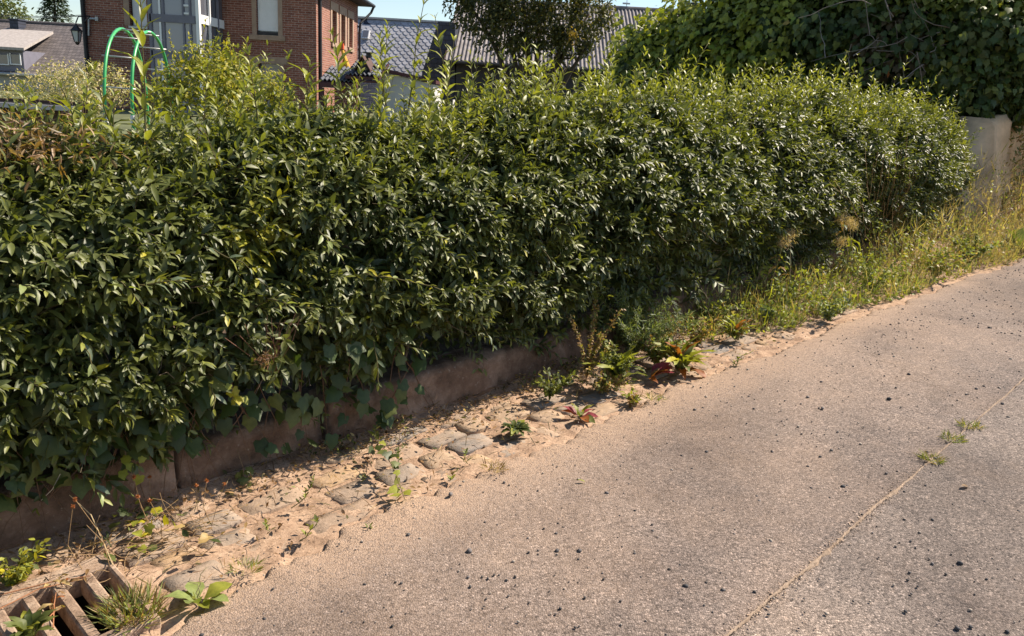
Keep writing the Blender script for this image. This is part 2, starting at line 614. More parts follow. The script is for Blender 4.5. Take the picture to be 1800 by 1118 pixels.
TPL = {
    'privet0': strip_template([.22, .5, .8], [.13, .17, .10], [.03, .045, .0], .35),
    'privet1': strip_template([.22, .5, .8], [.12, .155, .095], [.05, .06, -.05], .25),
    'privet2': strip_template([.25, .55, .82], [.14, .185, .10], [.01, -.01, -.08], .45),
    'lowprivet': strip_template([.3, .7], [.15, .14], [.04, .01], .35),
    'ivy0': ivy_template(1), 'ivy1': ivy_template(2), 'ivy2': ivy_template(5),
    'dock': strip_template([.12, .3, .5, .7, .88], [.07, .14, .16, .13, .07], [.05, .11, .12, .05, -.09], .3, .034),
    'broad': strip_template([.2, .4, .6, .82], [.16, .30, .30, .17], [.05, .08, .07, .0], .25, .02),
    'blade': strip_template([.3, .65], [.022, .017], [.05, .04], .4),
    'small': strip_template([.35, .7], [.22, .18], [.03, .0], .2),
    'feather': strip_template([.3, .6], [.06, .05], [.03, .02], .2),
}
CLR = {
    'dark': (.048, .068, .017), 'mid': (.118, .140, .040), 'young': (.225, .24, .034), 'lime': (.28, .30, .05),
    'yellow': (.40, .36, .03), 'red': (.24, .045, .065), 'rust': (.26, .085, .02), 'dry': (.23, .14, .065),
    'grey': (.11, .15, .085), 'pale': (.22, .27, .09), 'straw': (.42, .31, .14), 'ivyd': (.050, .082, .022),
}
_lm = {}


def leaf_mesh(tpl, clr, mat):
    k = (tpl, clr, mat)
    if k not in _lm:
        V, T = TPL[tpl]
        c = np.tile(np.array(CLR[clr]), (len(V), 1))
        c[0] *= 1.1
        me = np_mesh('leaf', V, [T], c, True)
        me.materials.append(M[mat])
        _lm[k] = me
    return _lm[k]


def frame(axis, normal):
    a = unit(axis)
    n = np.asarray(normal, float)
    n = unit(n - a * np.sum(n * a, -1, keepdims=True))
    x = np.cross(a, n)
    return x, a, n


def leaf_obj(parent, tpl, clr, mat, pos, axis, normal, length, wscale=1.0, name='leaf'):
    """pos in world space"""
    x, a, n = frame(axis, normal)
    o = link(name, leaf_mesh(tpl, clr, mat), None, parent)
    q = np.asarray(pos) - parent_origin(parent)
    Mx = Matrix(((x[0] * length * wscale, a[0] * length, n[0] * length, q[0]),
                 (x[1] * length * wscale, a[1] * length, n[1] * length, q[1]),
                 (x[2] * length * wscale, a[2] * length, n[2] * length, q[2]), (0, 0, 0, 1)))
    o.matrix_local = Mx
    return o


def leaf_cloud(name, tpl, pos, axis, normal, length, wsc, cols, mat, parent, kind='stuff'):
    V, T = TPL[tpl] if isinstance(tpl, str) else tpl
    x, a, n = frame(axis, normal)
    L = np.asarray(length)[:, None, None]
    P = pos[:, None, :] + L * (V[None, :, 0, None] * x[:, None, :] * np.asarray(wsc)[:, None, None] + V[None, :, 1, None] * a[:, None, :] + V[None, :, 2, None] * n[:, None, :])
    nl, nv = len(pos), len(V)
    Fs = (T[None] + (np.arange(nl) * nv)[:, None, None]).reshape(-1, 3)
    C = np.repeat(cols, nv, axis=0)
    P = P.reshape(-1, 3) - parent_origin(parent)
    me = np_mesh(name, P, [Fs], C, True)
    o = link(name, me, mat, parent)
    if kind:
        o['kind'] = kind
    return o


def join_clouds(name, parts, mat, parent, kind='stuff'):
    """parts: list of (tpl, pos, axis, normal, length, wsc, cols)"""
    PV, FF, CC, off = [], [], [], 0
    for tpl, pos, axis, normal, length, wsc, cols in parts:
        V, T = TPL[tpl]
        x, a, n = frame(axis, normal)
        L = np.asarray(length)[:, None, None]
        P = pos[:, None, :] + L * (V[None, :, 0, None] * x[:, None, :] * np.asarray(wsc)[:, None, None] + V[None, :, 1, None] * a[:, None, :] + V[None, :, 2, None] * n[:, None, :])
        nl, nv = len(pos), len(V)
        PV.append(P.reshape(-1, 3)); FF.append((T[None] + (off + np.arange(nl) * nv)[:, None, None]).reshape(-1, 3))
        CC.append(np.repeat(cols, nv, axis=0)); off += nl * nv
    me = np_mesh(name, np.concatenate(PV) - parent_origin(parent), [np.concatenate(FF)], np.concatenate(CC), True)
    o = link(name, me, mat, parent)
    if kind:
        o['kind'] = kind
    return o


def stems_mesh(name, paths, r0, r1, col, mat, parent, kind='stuff', sides=3):
    """paths (M,K,3) thin tubes joined into one mesh"""
    Mn, K, _ = paths.shape
    T = np.gradient(paths, axis=1); T = unit(T)
    u = unit(np.cross(T, np.array([.31, .22, .93]))); v = np.cross(T, u)
    rr = np.linspace(1, 0, K)[None, :, None] * np.reshape(np.broadcast_to(np.asarray(r0), (Mn,)), (-1, 1, 1)) + np.linspace(0, 1, K)[None, :, None] * r1
    V = []
    for k in range(sides):
        a = 2 * math.pi * k / sides
        V.append(paths + rr * (math.cos(a) * u + math.sin(a) * v))
    V = np.stack(V, 2).reshape(-1, 3)
    Fs = []
    base = (np.arange(Mn) * K * sides)[:, None]
    for i in range(K - 1):
        for k in range(sides):
            k2 = (k + 1) % sides
            Fs.append(np.stack([base + i * sides + k, base + i * sides + k2, base + (i + 1) * sides + k2, base + (i + 1) * sides + k], -1).reshape(-1, 4))
    Fs = np.concatenate(Fs)
    C = np.repeat(np.broadcast_to(np.asarray(col), (Mn, 3)), K * sides, axis=0)
    me = np_mesh(name, V - parent_origin(parent), [Fs], C, True)
    o = link(name, me, mat, parent)
    if kind:
        o['kind'] = kind
    return o


def shoots(p0, d0, L, K, droop, leaflen, alpha=(48, 66), upw=0.8, gdroop=0.28, tipshrink=.55):
    """leaves in opposite pairs along many stems at once -> stem paths and leaf arrays (index of shoot, position t)"""
    m = len(p0)
    L = np.asarray(L); droop = np.asarray(droop)
    d0 = unit(d0)
    tt = (np.arange(K) + 1.0) / K
    def path(t):
        return p0[:, None, :] + d0[:, None, :] * (L[:, None] * t)[..., None] - np.array([0, 0, 1.0]) * (droop[:, None] * L[:, None] * t * t)[..., None]
    tk = np.broadcast_to(tt, (m, K)) + rng.uniform(-.3, .3, (m, K)) / K
    P = path(tk)
    Tn = unit(d0[:, None, :] - np.array([0, 0, 2.0]) * (droop[:, None] * tk)[..., None])
    ref = unit(rng.normal(size=(m, 3)))
    u = unit(np.cross(Tn, ref[:, None, :])); v = np.cross(Tn, u)
    phi = (np.arange(K) % 2)[None, :] * (math.pi / 2) + rng.uniform(-.35, .35, (m, K))
    pos, ax, nm, ln, sid, tpos = [], [], [], [], [], []
    for side in (0, 1):
        ph = phi + math.pi * side
        r = np.cos(ph)[..., None] * u + np.sin(ph)[..., None] * v
        al = np.radians(rng.uniform(alpha[0], alpha[1], (m, K)) - 18 * tk)
        a = Tn * np.cos(al)[..., None] + r * np.sin(al)[..., None]
        a = a + np.array([0, 0, -1.0]) * (gdroop * rng.uniform(.3, 1.5, (m, K)) * (1.15 - tk))[..., None] + rng.normal(size=(m, K, 3)) * .10
        n = Tn * .55 + np.array([0, 0, 1.0]) * upw + rng.normal(size=(m, K, 3)) * .28
        size = (1 - (1 - tipshrink) * np.clip((tk - .55) / .45, 0, 1)) * rng.uniform(.75, 1.12, (m, K)) * (0.75 + .25 * np.clip(tk / .25, 0, 1))
        pos.append(P); ax.append(unit(a)); nm.append(n)
        ln.append(size * np.reshape(np.broadcast_to(leaflen, (m,)), (m, 1)))
        sid.append(np.broadcast_to(np.arange(m)[:, None], (m, K))); tpos.append(tk)
    cat = lambda q: np.stack(q, -2).reshape(-1, 3) if q[0].ndim == 3 else np.stack(q, -1).ravel()
    kp = np.linspace(0, 1, 4)
    return path(np.broadcast_to(kp, (m, 4))), cat(pos), cat(ax), cat(nm), cat(ln), cat(sid), cat(tpos)


def lerpc(a, b, t):
    a = np.asarray(a); b = np.asarray(b)
    return a + (b - a) * np.asarray(t)[..., None]


def swave(s, h, seed, f=1.0):
    r = random.Random(seed)
    o = 0
    for k in range(5):
        fs = f * (1.1 + 1.3 * k) * r.uniform(.8, 1.2); fh = f * r.uniform(-3, 3) * (1 + .5 * k)
        o = o + np.sin(fs * s + fh * h + r.uniform(0, 6.28)) / (1 + .6 * k)
    return o / 2.2


# ================================================================== the setting: ground, road, gutter
def grid_mesh(name, ss, nn, hfun, mat, keep=None):
    S, Nn = np.meshgrid(ss, nn, indexing='ij')
    H = hfun(S, Nn)
    V = W(S, Nn, H).reshape(-1, 3)
    a, b = len(ss), len(nn)
    i, j = np.meshgrid(np.arange(a - 1), np.arange(b - 1), indexing='ij')
    q = np.stack([i * b + j, i * b + j + 1, (i + 1) * b + j + 1, (i + 1) * b + j], -1).reshape(-1, 4)
    if keep is not None:
        cs = (S[:-1, :-1] + S[1:, 1:]).ravel() / 2; cn = (Nn[:-1, :-1] + Nn[1:, 1:]).ravel() / 2
        q = q[keep(cs, cn)]
    me = np_mesh(name, V, [q[:, ::-1]], None, True)
    return link(name, me, mat)


tag(grid_mesh('ground', np.array([-500, -120, -40, -15, -6, 0, 8, 15, 25, 40, 120, 500.]),
              np.array([-500, -120, -50, -25, -12, -5, -1.6, -.2, -.135, 7.2, 7.25, 15, 40, 120, 500.]),
              lambda s, n: np.where(n < -.17, .16, np.where((n > -.15) & (n < 7.22), -.5, 0.0)), 'earth'), kind='structure')
tag(grid_mesh('garden_soil', np.linspace(-8, 11.5, 60), np.linspace(-1.6, -.16, 7), lambda s, n: .19 + .02 * np.sin(5 * s + 4 * n), 'soil'), kind='structure')


def edge_n(s):
    """where the asphalt begins"""
    s = np.asarray(s, float)
    base = np.interp(s, [-10, 0.2, 1.0, 2.2, 4, 6, 9, 13, 40], [.78, .72, .64, .61, .66, .74, .92, 1.15, 1.3])
    return base + .025 * np.sin(3.1 * s + 1) + .016 * np.sin(9.7 * s) + .010 * np.sin(23 * s + 2) + .006 * np.sin(57 * s)


def fbm(S, Nn, sc, oct=4, seed=0.0):
    o = np.empty(S.shape)
    f = o.ravel(); a, b = S.ravel(), Nn.ravel()
    for i in range(len(f)):
        f[i] = mnoise.fractal(Vector((a[i] * sc + seed, b[i] * sc, seed * .7)), 0.6, 2.1, oct)
    return o


GS0, GS1, GN0, GN1 = -.42, .255, .235, .70      # drain grate

ss = np.concatenate([np.arange(-2.2, 5.2, .028), np.arange(5.2, 14, .12), np.array([16, 20, 30, 60])])
nn = np.linspace(-.02, 1.0, 38)


def gutter_h(S, Nn):
    d = fbm(S, Nn, 6.0, 4)
    d2 = fbm(S, Nn, 26.0, 2, 3.3)
    return -.0085 + .014 * d + .006 * d2 - .016 * np.exp(-((Nn - .30) / .18) ** 2) + .03 * np.clip((.07 - Nn) / .07, 0, 1) - .02 * np.clip((Nn - edge_n(S)) / .05, 0, 1)


GH = {}
tag(grid_mesh('gutter_dirt', ss, nn, gutter_h, 'dirt', lambda s, n: ~((s > GS0 + .01) & (s < GS1 - .01) & (n > GN0 + .01) & (n < GN1 - .01))), kind='structure')

# asphalt strip between gutter and joint, broken edge
ss2 = np.concatenate([np.arange(-10, -1.6, .6), np.arange(-1.6, 6, .02), np.arange(6, 14, .08), np.arange(14, 61, 2.0)])
fr = np.concatenate([[0, .012, .03, .07], np.linspace(.14, 1, 14)])
S_, F_ = np.meshgrid(ss2, fr, indexing='ij')
e_ = edge_n(S_)
jag = .012 * np.sin(41 * S_) * np.sin(17 * S_ + 1) + .01 * np.sin(83 * S_ + 2)
N_ = e_ + jag * (1 - F_) ** 8 + (1.920 - e_) * F_
H_ = .000 + .022 * np.clip(F_ / .10, 0, 1) + .004 * np.sin(2.2 * S_) * np.sin(3 * N_) - .002 * np.clip((F_ - .97) / .03, 0, 1)
H_ = np.where(F_ == 0, -.02, H_)
a, b = S_.shape
i, j = np.meshgrid(np.arange(a - 1), np.arange(b - 1), indexing='ij')
q = np.stack([i * b + j, (i + 1) * b + j, (i + 1) * b + j + 1, i * b + j + 1], -1).reshape(-1, 4)
tag(link('asphalt_strip', np_mesh('asphalt_strip', W(S_, N_, H_).reshape(-1, 3), [q], None, True), 'asphalt'), kind='structure')

nn3 = np.concatenate([[1.9205, 1.93, 1.95, 2.0], np.linspace(2.2, 7.2, 20)])
tag(grid_mesh('road', np.concatenate([np.arange(-10, 14, .25), np.arange(14, 61, 2.0)]), nn3,
              lambda s, n: .021 + .004 * np.sin(1.7 * s + n) - .002 * (n < 1.927), 'asphalt2'), kind='structure')

# sand filled joint between the two asphalt layers
js = np.arange(-1.2, 10, .012)
V, Fq, w0 = [], [], []
for k, s in enumerate(js):
    f = mnoise.fractal(Vector((s * 3.1, 1.3, 0)), .7, 2.0, 5)
    g = mnoise.fractal(Vector((s * 9.0, 7.3, 0)), .7, 2.0, 4)
    env = np.interp(s, [-1.2, .5, 2.6, 3.1, 6, 10], [1, 1, 1, .35, .3, .3])
    wd = max(.0012, (.0045 + .013 * f + .007 * g) * env * random.uniform(.45, 1.3))
    c = 1.918 + random.uniform(-.002, .002) + .010 * mnoise.noise(Vector((s * 2.2, 0, 5))) + .004 * g
    V += [W(s, c - wd - .003, .0185), W(s, c - wd * .4, .0265 + .002 * g), W(s, c + wd * .5, .0262), W(s, c + wd + .003, .0185)]
    if k:
        o = 4 * (k - 1)
        for m_ in range(3):
            Fq.append((o + m_, o + 4 + m_, o + 5 + m_, o + 1 + m_))
tag(link('joint_sand', np_mesh('joint_sand', np.array(V), [np.array(Fq)[:, ::-1]], None, True), 'sand'), kind='structure')

# ---- paving stones in the gutter, each a stone of its own
pave = bpy.data.objects['gutter_dirt']
stone_tints = [(.27, .205, .155), (.31, .225, .16), (.25, .205, .165), (.35, .25, .165), (.39, .26, .145), (.215, .195, .175), (.29, .21, .15)]
stone_vars = []
for v in range(14):
    r = random.Random(100 + v)
    m = 12
    V = []
    sq = [(math.copysign(abs(math.cos(t)) ** .30, math.cos(t)), math.copysign(abs(math.sin(t)) ** .30, math.sin(t))) for t in [2 * math.pi * (k + .5) / m for k in range(m)]]
    jit = [r.uniform(.84, 1.05) for _ in range(m)]
    for sc_, z in ((1.0, -.03), (.99, -.002), (.95, .003), (.5, .0045)):
        for (x, y), jt in zip(sq, jit):
            V.append((x * .5 * jt * sc_, y * .5 * jt * sc_, z + r.uniform(-.0016, .0016)))
    V.append((0, 0, .005))
    Fs = []
    for ring in range(3):
        for k in range(m):
            k2 = (k + 1) % m
            Fs.append((ring * m + k, ring * m + k2, (ring + 1) * m + k2, (ring + 1) * m + k))
    for k in range(m):
        Fs.append((3 * m + k, 3 * m + (k + 1) % m, 4 * m))
    mb = MB().add(V, Fs, stone_tints[v % 7])
    me = mb.mesh('paving_stone', smooth=True); me.materials.append(M['stone'])
    stone_vars.append(me)
rs = random.Random(5)
for row, nc in enumerate((.085, .235, .385, .535)):
    s = -1.6 + rs.uniform(0, .15)
    while s < 5.4:
        Ls = rs.uniform(.14, .30)
        sc_ = s + Ls / 2
        s += Ls + rs.uniform(.006, .03)
        if GS0 - .03 - Ls / 2 < sc_ < GS1 + .03 + Ls / 2 and nc > .19:
            continue
        if rs.random() < .10 or nc + .06 > edge_n(sc_):
            continue
        o = link('paving_stone', rs.choice(stone_vars), None, pave)
        wd = rs.uniform(.132, .155)
        p = W(sc_, nc + rs.uniform(-.012, .012), -.0095 + rs.uniform(-.007, .006) - .010 * math.exp(-((nc - .3) / .18) ** 2))
        flip = rs.choice((0, 1))
        ang = math.atan2(DV[1], DV[0]) + rs.uniform(-.07, .07) + flip * math.pi
        o.matrix_world = Matrix.Translation(Vector(p)) @ Matrix.Rotation(ang, 4, 'Z') @ Matrix.Rotation(rs.uniform(-.03, .03), 4, 'X') @ Matrix.Rotation((.035 if flip else -.035) + rs.uniform(-.012, .012), 4, 'Y') @ Matrix.Diagonal((Ls, wd, 1, 1))

# ---- low retaining wall under the hedge
def site_prism(mb, s0, s1, prof, ds=.05, jit=.006, seed=0, col=(.5, .5, .5)):
    """profile (n,h) polyline swept along s"""
    sv = np.arange(s0, s1 + 1e-6, ds)
    k = len(prof)
    V = []
    for s in sv:
        for (n, h) in prof:
            f = mnoise.noise(Vector((s * 3 + seed, n * 9, h * 9))) + .6 * mnoise.noise(Vector((s * 11 + seed, n * 30, h * 30)))
            V.append(W(s, n + jit * f, h + jit * .8 * f * (h > .05)))
    Fs = []
    for i in range(len(sv) - 1):
        for j in range(k - 1):
            Fs.append((i * k + j, i * k + j + 1, (i + 1) * k + j + 1, (i + 1) * k + j))
    Fs.append(tuple(range(k))[::-1]); Fs.append(tuple((len(sv) - 1) * k + j for j in range(k)))
    return mb.add(V, Fs, col)


wallo = thing('retaining_wall', 'low weathered brown concrete wall along the foot of the hedge', 'wall', W(3.0, -.08, 0))
segs = [(-6, -1.9), (-1.89, .62), (.63, 1.28), (1.29, 3.1), (3.11, 5.3), (5.31, 9.5)]
for k, (s0, s1) in enumerate(segs):
    dn = [0, .018, -.015, .006, -.01, .0][k]; dh = [0, .015, -.03, .0, .01, 0][k]
    mb = MB()
    prof = [(.0 + dn, -.12), (.0 + dn, .05), (-.003 + dn, .10), (-.006 + dn, .145), (-.008 + dn, .185 + dh), (-.022 + dn, .212 + dh), (-.06, .22 + dh), (-.17, .215 + dh), (-.175, -.12)]
    site_prism(mb, s0, s1, prof, .03, .022, k * 7.7)
    mb.build('wall_section', 'wall', wallo, smooth=True)

# ---- drain grate
gr = thing('drain_grate', 'sandy concrete drain grate with dark slots beside the low wall', 'drain grate', W(-.08, .46, 0))
def sbox(mb, s0, s1, n0, n1, h0, h1, j=.0, col=(.5, .5, .5)):
    P = [W(s, n, h) for h in (h0, h1) for (s, n) in ((s0, n0), (s1, n0), (s1, n1), (s0, n1))]
    P = [p + np.array([random.uniform(-j, j) for _ in range(3)]) for p in P]
    mb.hexa(P[:4][::-1] + P[4:][::-1], col)
    return mb
mb = MB()
sbox(mb, GS0, GS1, GN0, .318, -.06, .022)
sbox(mb, GS0, GS1, .655, GN1, -.06, .020)
sbox(mb, GS0, GS0 + .05, .3181, .6549, -.06, .021)
sbox(mb, GS1 - .022, GS1, .3181, .6549, -.06, .021)
mb.build('grate_frame', 'grate', gr, bevel=.006)
for k in range(7):
    c = GS1 - .022 - .050 - .018 - k * .0845
    if c < GS0 + .07: break
    sbox(MB(), c - .018, c + .018, .3185, .6545, -.05, .0205 - .001 * (k % 2), .0015).build('grate_bar', 'grate', gr, bevel=.006)
mb = MB()
sbox(mb, GS0 - .03, GS0 + .012, GN0 - .03, GN1 + .03, -.38, -.065)
sbox(mb, GS1 - .012, GS1 + .03, GN0 - .03, GN1 + .03, -.38, -.065)
sbox(mb, GS0 + .012, GS1 - .012, GN0 - .03, GN0 + .012, -.38, -.066)
sbox(mb, GS0 + .012, GS1 - .012, GN1 - .012, GN1 + .03, -.38, -.066)
sbox(mb, GS0, GS1, GN0, GN1, -.40, -.33)
mb.build('grate_pit', 'pit', gr)

# ================================================================== the privet hedge
def hedge_top(s):
    s = np.asarray(s, float)
    t = np.interp(s, [-6, -1, 0.5, 3, 6.2, 8.2, 9.1, 9.6, 10.0], [1.20, 1.23, 1.37, 1.49, 1.54, 1.47, 1.33, 1.0, .5])
    return t + .035 * np.sin(2.3 * s) + .03 * np.sin(5.1 * s + 1)


def hedge_front(s, h):
    """how far the leaf face stands out over the wall"""
    top = hedge_top(s)
    q = np.clip(h / top, 0, 1)
    prof = np.interp(q, [0, .20, .32, .5, .64, .76, .88, 1.0], [.04, .08, .15, .23, .27, .23, .11, -.10])
    tier = np.sin(h * 11 + 1.6 * np.sin(1.1 * s) + 1.2 * np.sin(2.7 * s + 1)) * np.clip((1.25 - h) / .4, 0, 1)
    prof = prof - .30 * np.clip((s - 8.4) / 1.5, 0, 1)
    return prof + .065 * swave(s, h, 3, 1.3) + .04 * swave(s, h, 4, 3.4) + .05 * tier


hedge = thing('privet_hedge', 'long dense green privet hedge growing above the low wall', 'hedge', W(3.5, -.45, .25))
NB, NT = 6600, 5200
parts, stems = [], []

# face of the hedge
sA = np.concatenate([rng.uniform(-2.6, 4.0, int(NB * .60)), rng.uniform(4.0, 9.9, int(NB * .40))])
hlo = np.interp(sA, [-3, 2.5, 3.5, 10], [.20, .19, .10, .06])
hA = hlo + (hedge_top(sA) - hlo) * rng.beta(1.25, 1.0, len(sA))
gap = swave(sA, hA, 21, 2.3)
low = np.clip((.85 - hA) / .5, 0, 1)
keep = rng.random(len(sA)) > np.clip(low * (.25 + .75 * (gap > .15)), 0, .82)
sA, hA = sA[keep], hA[keep]
mA = len(sA)
LA = rng.uniform(.11, .24, mA)
dep = rng.exponential(.05, mA)
dirA = NV * rng.uniform(.55, 1.0, mA)[:, None] + np.array([0, 0, 1.0]) * rng.uniform(-.15, .85, mA)[:, None] + DV * rng.normal(0, .45, mA)[:, None]
dirA = unit(dirA)
reach = np.sum(dirA * NV, 1) * LA
p0 = W(sA, hedge_front(sA, hA) - dep - reach * .8, hA - .4 * LA * dirA[:, 2])
stA, *LF = shoots(p0, dirA, LA, 7, rng.uniform(.05, .5, mA), rng.uniform(.058, .090, mA), upw=.75, gdroop=.42)
pos, ax, nm, ln, sid, tp = LF
tone = rng.random(mA)
yng = np.clip((hA / hedge_top(sA) - .72) * 2.2, 0, 1) * rng.random(mA) ** 1.6
bse = lerpc(CLR['dark'], CLR['mid'], tone)
bse = lerpc(bse[:, :], CLR['young'], yng) if False else bse + (np.array(CLR['young']) - bse) * yng[:, None]
c = bse[sid]
c = c + (np.array(CLR['young']) * .9 - c) * (np.clip((tp - .8) / .2, 0, 1) * .55)[:, None]
c = c * rng.uniform(.78, 1.2, (len(c), 1))
oddy = (rng.random(len(c)) < .006)
c[oddy] = CLR['yellow']
# one yellowing plant in the face
yq = HN(500, 440, .26)
ysp = np.exp(-(((np.asarray(sA) - to_sn(yq)[0]) / .11) ** 2 + ((hA - (yq[2] - float(gz(yq[0], yq[1])))) / .17) ** 2))
ysel = rng.random(len(c)) < .8 * ysp[sid]
c[ysel] = np.array((.34, .33, .03)) * rng.uniform(.5, 1.0, (ysel.sum(), 1))
stems.append(stA)
near = pos[:, 1] < 6.5
near = pos[:, 1] < 5.2
for tpl, msk in (('privet0', near & (np.arange(len(pos)) % 3 == 0)), ('privet1', near & (np.arange(len(pos)) % 3 == 1)), ('privet2', near & (np.arange(len(pos)) % 3 == 2)), ('lowprivet', ~near)):
    parts.append((tpl, pos[msk], ax[msk], nm[msk], ln[msk], rng.uniform(.78, 1.1, msk.sum()), c[msk]))

# top of the hedge
sT = np.concatenate([rng.uniform(-2.6, 4.0, int(NT * .55)), rng.uniform(4.0, 9.8, int(NT * .45))])
nT = rng.uniform(-.88, .10, len(sT))
rnd = np.interp(nT, [-.88, -.6, -.3, -.1, .10], [-.16, -.02, 0.01, -.03, -.16])
mT = len(sT)
LT = rng.uniform(.10, .22, mT) + (rng.random(mT) < .16) * rng.uniform(.05, .24, mT)
dirT = unit(np.array([0, 0, 1.0]) * rng.uniform(.5, 1.2, mT)[:, None] + NV * rng.normal(.12, .38, mT)[:, None] + DV * rng.normal(.12, .42, mT)[:, None])
p0 = W(sT, nT, hedge_top(sT) + rnd - .13 - rng.exponential(.035, mT) + .03 * swave(sT, nT, 9, 2.4))
stT, *LF = shoots(p0, dirT, LT, 7, rng.uniform(0, .25, mT), rng.uniform(.052, .082, mT), upw=.62, gdroop=.30)
pos, ax, nm, ln, sid, tp = LF
yf = np.interp(sT, [-3, 0, 3, 6, 10], [.25, .28, .45, .8, .7])
yng = np.clip(rng.random(mT) ** 1.3 * 1.3 * yf, 0, 1)
bse = lerpc(CLR['dark'], CLR['mid'], rng.random(mT))
bse = bse + (np.array(CLR['young']) - bse) * yng[:, None]
c = bse[sid]
c = c + (np.array(CLR['lime']) - c) * (np.clip((tp - .55) / .45, 0, 1) * (.15 + .55 * yng[sid]))[:, None]
c = c * rng.uniform(.8, 1.2, (len(c), 1))
c[rng.random(len(c)) < .005] = CLR['yellow']
stems.append(stT)
near = pos[:, 1] < 6.5
for tpl, msk in (('privet1', near & (np.arange(len(pos)) % 2 == 0)), ('privet0', near & (np.arange(len(pos)) % 2 == 1)), ('lowprivet', ~near)):
    parts.append((tpl, pos[msk], ax[msk], nm[msk], ln[msk], rng.uniform(.72, 1.0, msk.sum()), c[msk]))

# vigorous new shoots standing above the clipped top
mU = 250
sU = np.concatenate([rng.uniform(.1, 9.0, 150), rng.uniform(1.6, 6.0, 100)]); nU = rng.uniform(-.75, .02, mU)
LU = rng.uniform(.16, .40, mU)
dirU = unit(np.array([0, 0, 1.0]) + NV * rng.normal(.03, .16, mU)[:, None] + DV * rng.normal(.14, .2, mU)[:, None])
stU, *LF = shoots(W(sU, nU, hedge_top(sU) - .10), dirU, LU, 9, rng.uniform(0, .06, mU), rng.uniform(.055, .078, mU), alpha=(42, 64), upw=.4, gdroop=.2)
pos, ax, nm, ln, sid, tp = LF
c = lerpc(CLR['young'], CLR['lime'], np.clip(tp * rng.random(len(tp)) * 1.4, 0, 1)) * rng.uniform(.7, 1.15, (len(tp), 1))
parts.append(('privet1', pos, ax, nm, ln, rng.uniform(.75, 1.0, len(pos)), c)); stems.append(stU)
# dead brown patch in the top at the left
mD = 900
q_ = HN(20, 268, -.1)
sD, nD = to_sn(q_)
pos = W(sD + rng.normal(0, .14, mD), nD + rng.normal(0, .12, mD), q_[2] - float(gz(q_[0], q_[1])) + rng.normal(.02, .045, mD))
parts.append(('lowprivet', pos, unit(rng.normal(size=(mD, 3))), rng.normal(size=(mD, 3)) + (0, 0, .6), rng.uniform(.025, .05, mD), rng.uniform(.4, .8, mD), np.array([(.26, .15, .06), (.34, .22, .10), (.18, .10, .05)])[rng.integers(0, 3, mD)]))

# old leaves deeper inside
mI = 46000
sI = rng.uniform(-2.6, 9.8, mI)
hI = .30 + (hedge_top(sI) - .38) * rng.random(mI)
nI = np.minimum(hedge_front(sI, hI) - .14 - rng.uniform(0, .75, mI) * rng.random(mI) ** .5, .2)
nI = np.maximum(nI, -.86 + .1 * rng.random(mI))
pos = W(sI, nI, hI)
parts.append(('lowprivet', pos, unit(rng.normal(size=(mI, 3)) + NV * .5 - np.array([0, 0, .4])), rng.normal(size=(mI, 3)) * .6 + np.array([0, 0, .8]) + NV * .5,
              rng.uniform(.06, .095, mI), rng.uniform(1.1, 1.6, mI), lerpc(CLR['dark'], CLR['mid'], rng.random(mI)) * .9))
join_clouds('foliage', parts, 'leaf', hedge)
stems_mesh('twigs', np.concatenate(stems), .0022, .0008, (.09, .065, .035), 'stem', hedge)

# woody stems standing in the soil
nb = 150
sb = rng.uniform(-2.5, 9.6, nb); nbv = rng.uniform(-.6, -.05, nb)
P = np.zeros((nb, 6, 3))
for k in range(6):
    t = k / 5
    P[:, k] = W(sb + .18 * t * rng.normal(0, 1, nb), nbv + t * rng.normal(.02, .14, nb), .22 + t * (hedge_top(sb) - .34))
stems_mesh('branches', P, rng.uniform(.006, .013, nb), .003, (.10, .08, .06), 'stem', hedge, sides=5)
# thin dead twigs showing in the dark hollows of the lower face
nb = 420
sb = rng.uniform(-2.2, 6.5, nb); hb = rng.uniform(.3, .9, nb)
P = np.zeros((nb, 4, 3))
dd = unit(NV * rng.uniform(-.2, .9, nb)[:, None] + np.array([0, 0, 1.]) * rng.normal(.1, .6, nb)[:, None] + DV * rng.normal(0, .8, nb)[:, None])
q0 = W(sb, hedge_front(sb, hb) - rng.uniform(.08, .3, nb), hb)
for k in range(4):
    P[:, k] = q0 + dd * (k * .07) + rng.normal(0, .008, (nb, 3))
stems_mesh('dead_twigs', P, .0022, .001, (.20, .15, .10), 'stem', hedge)


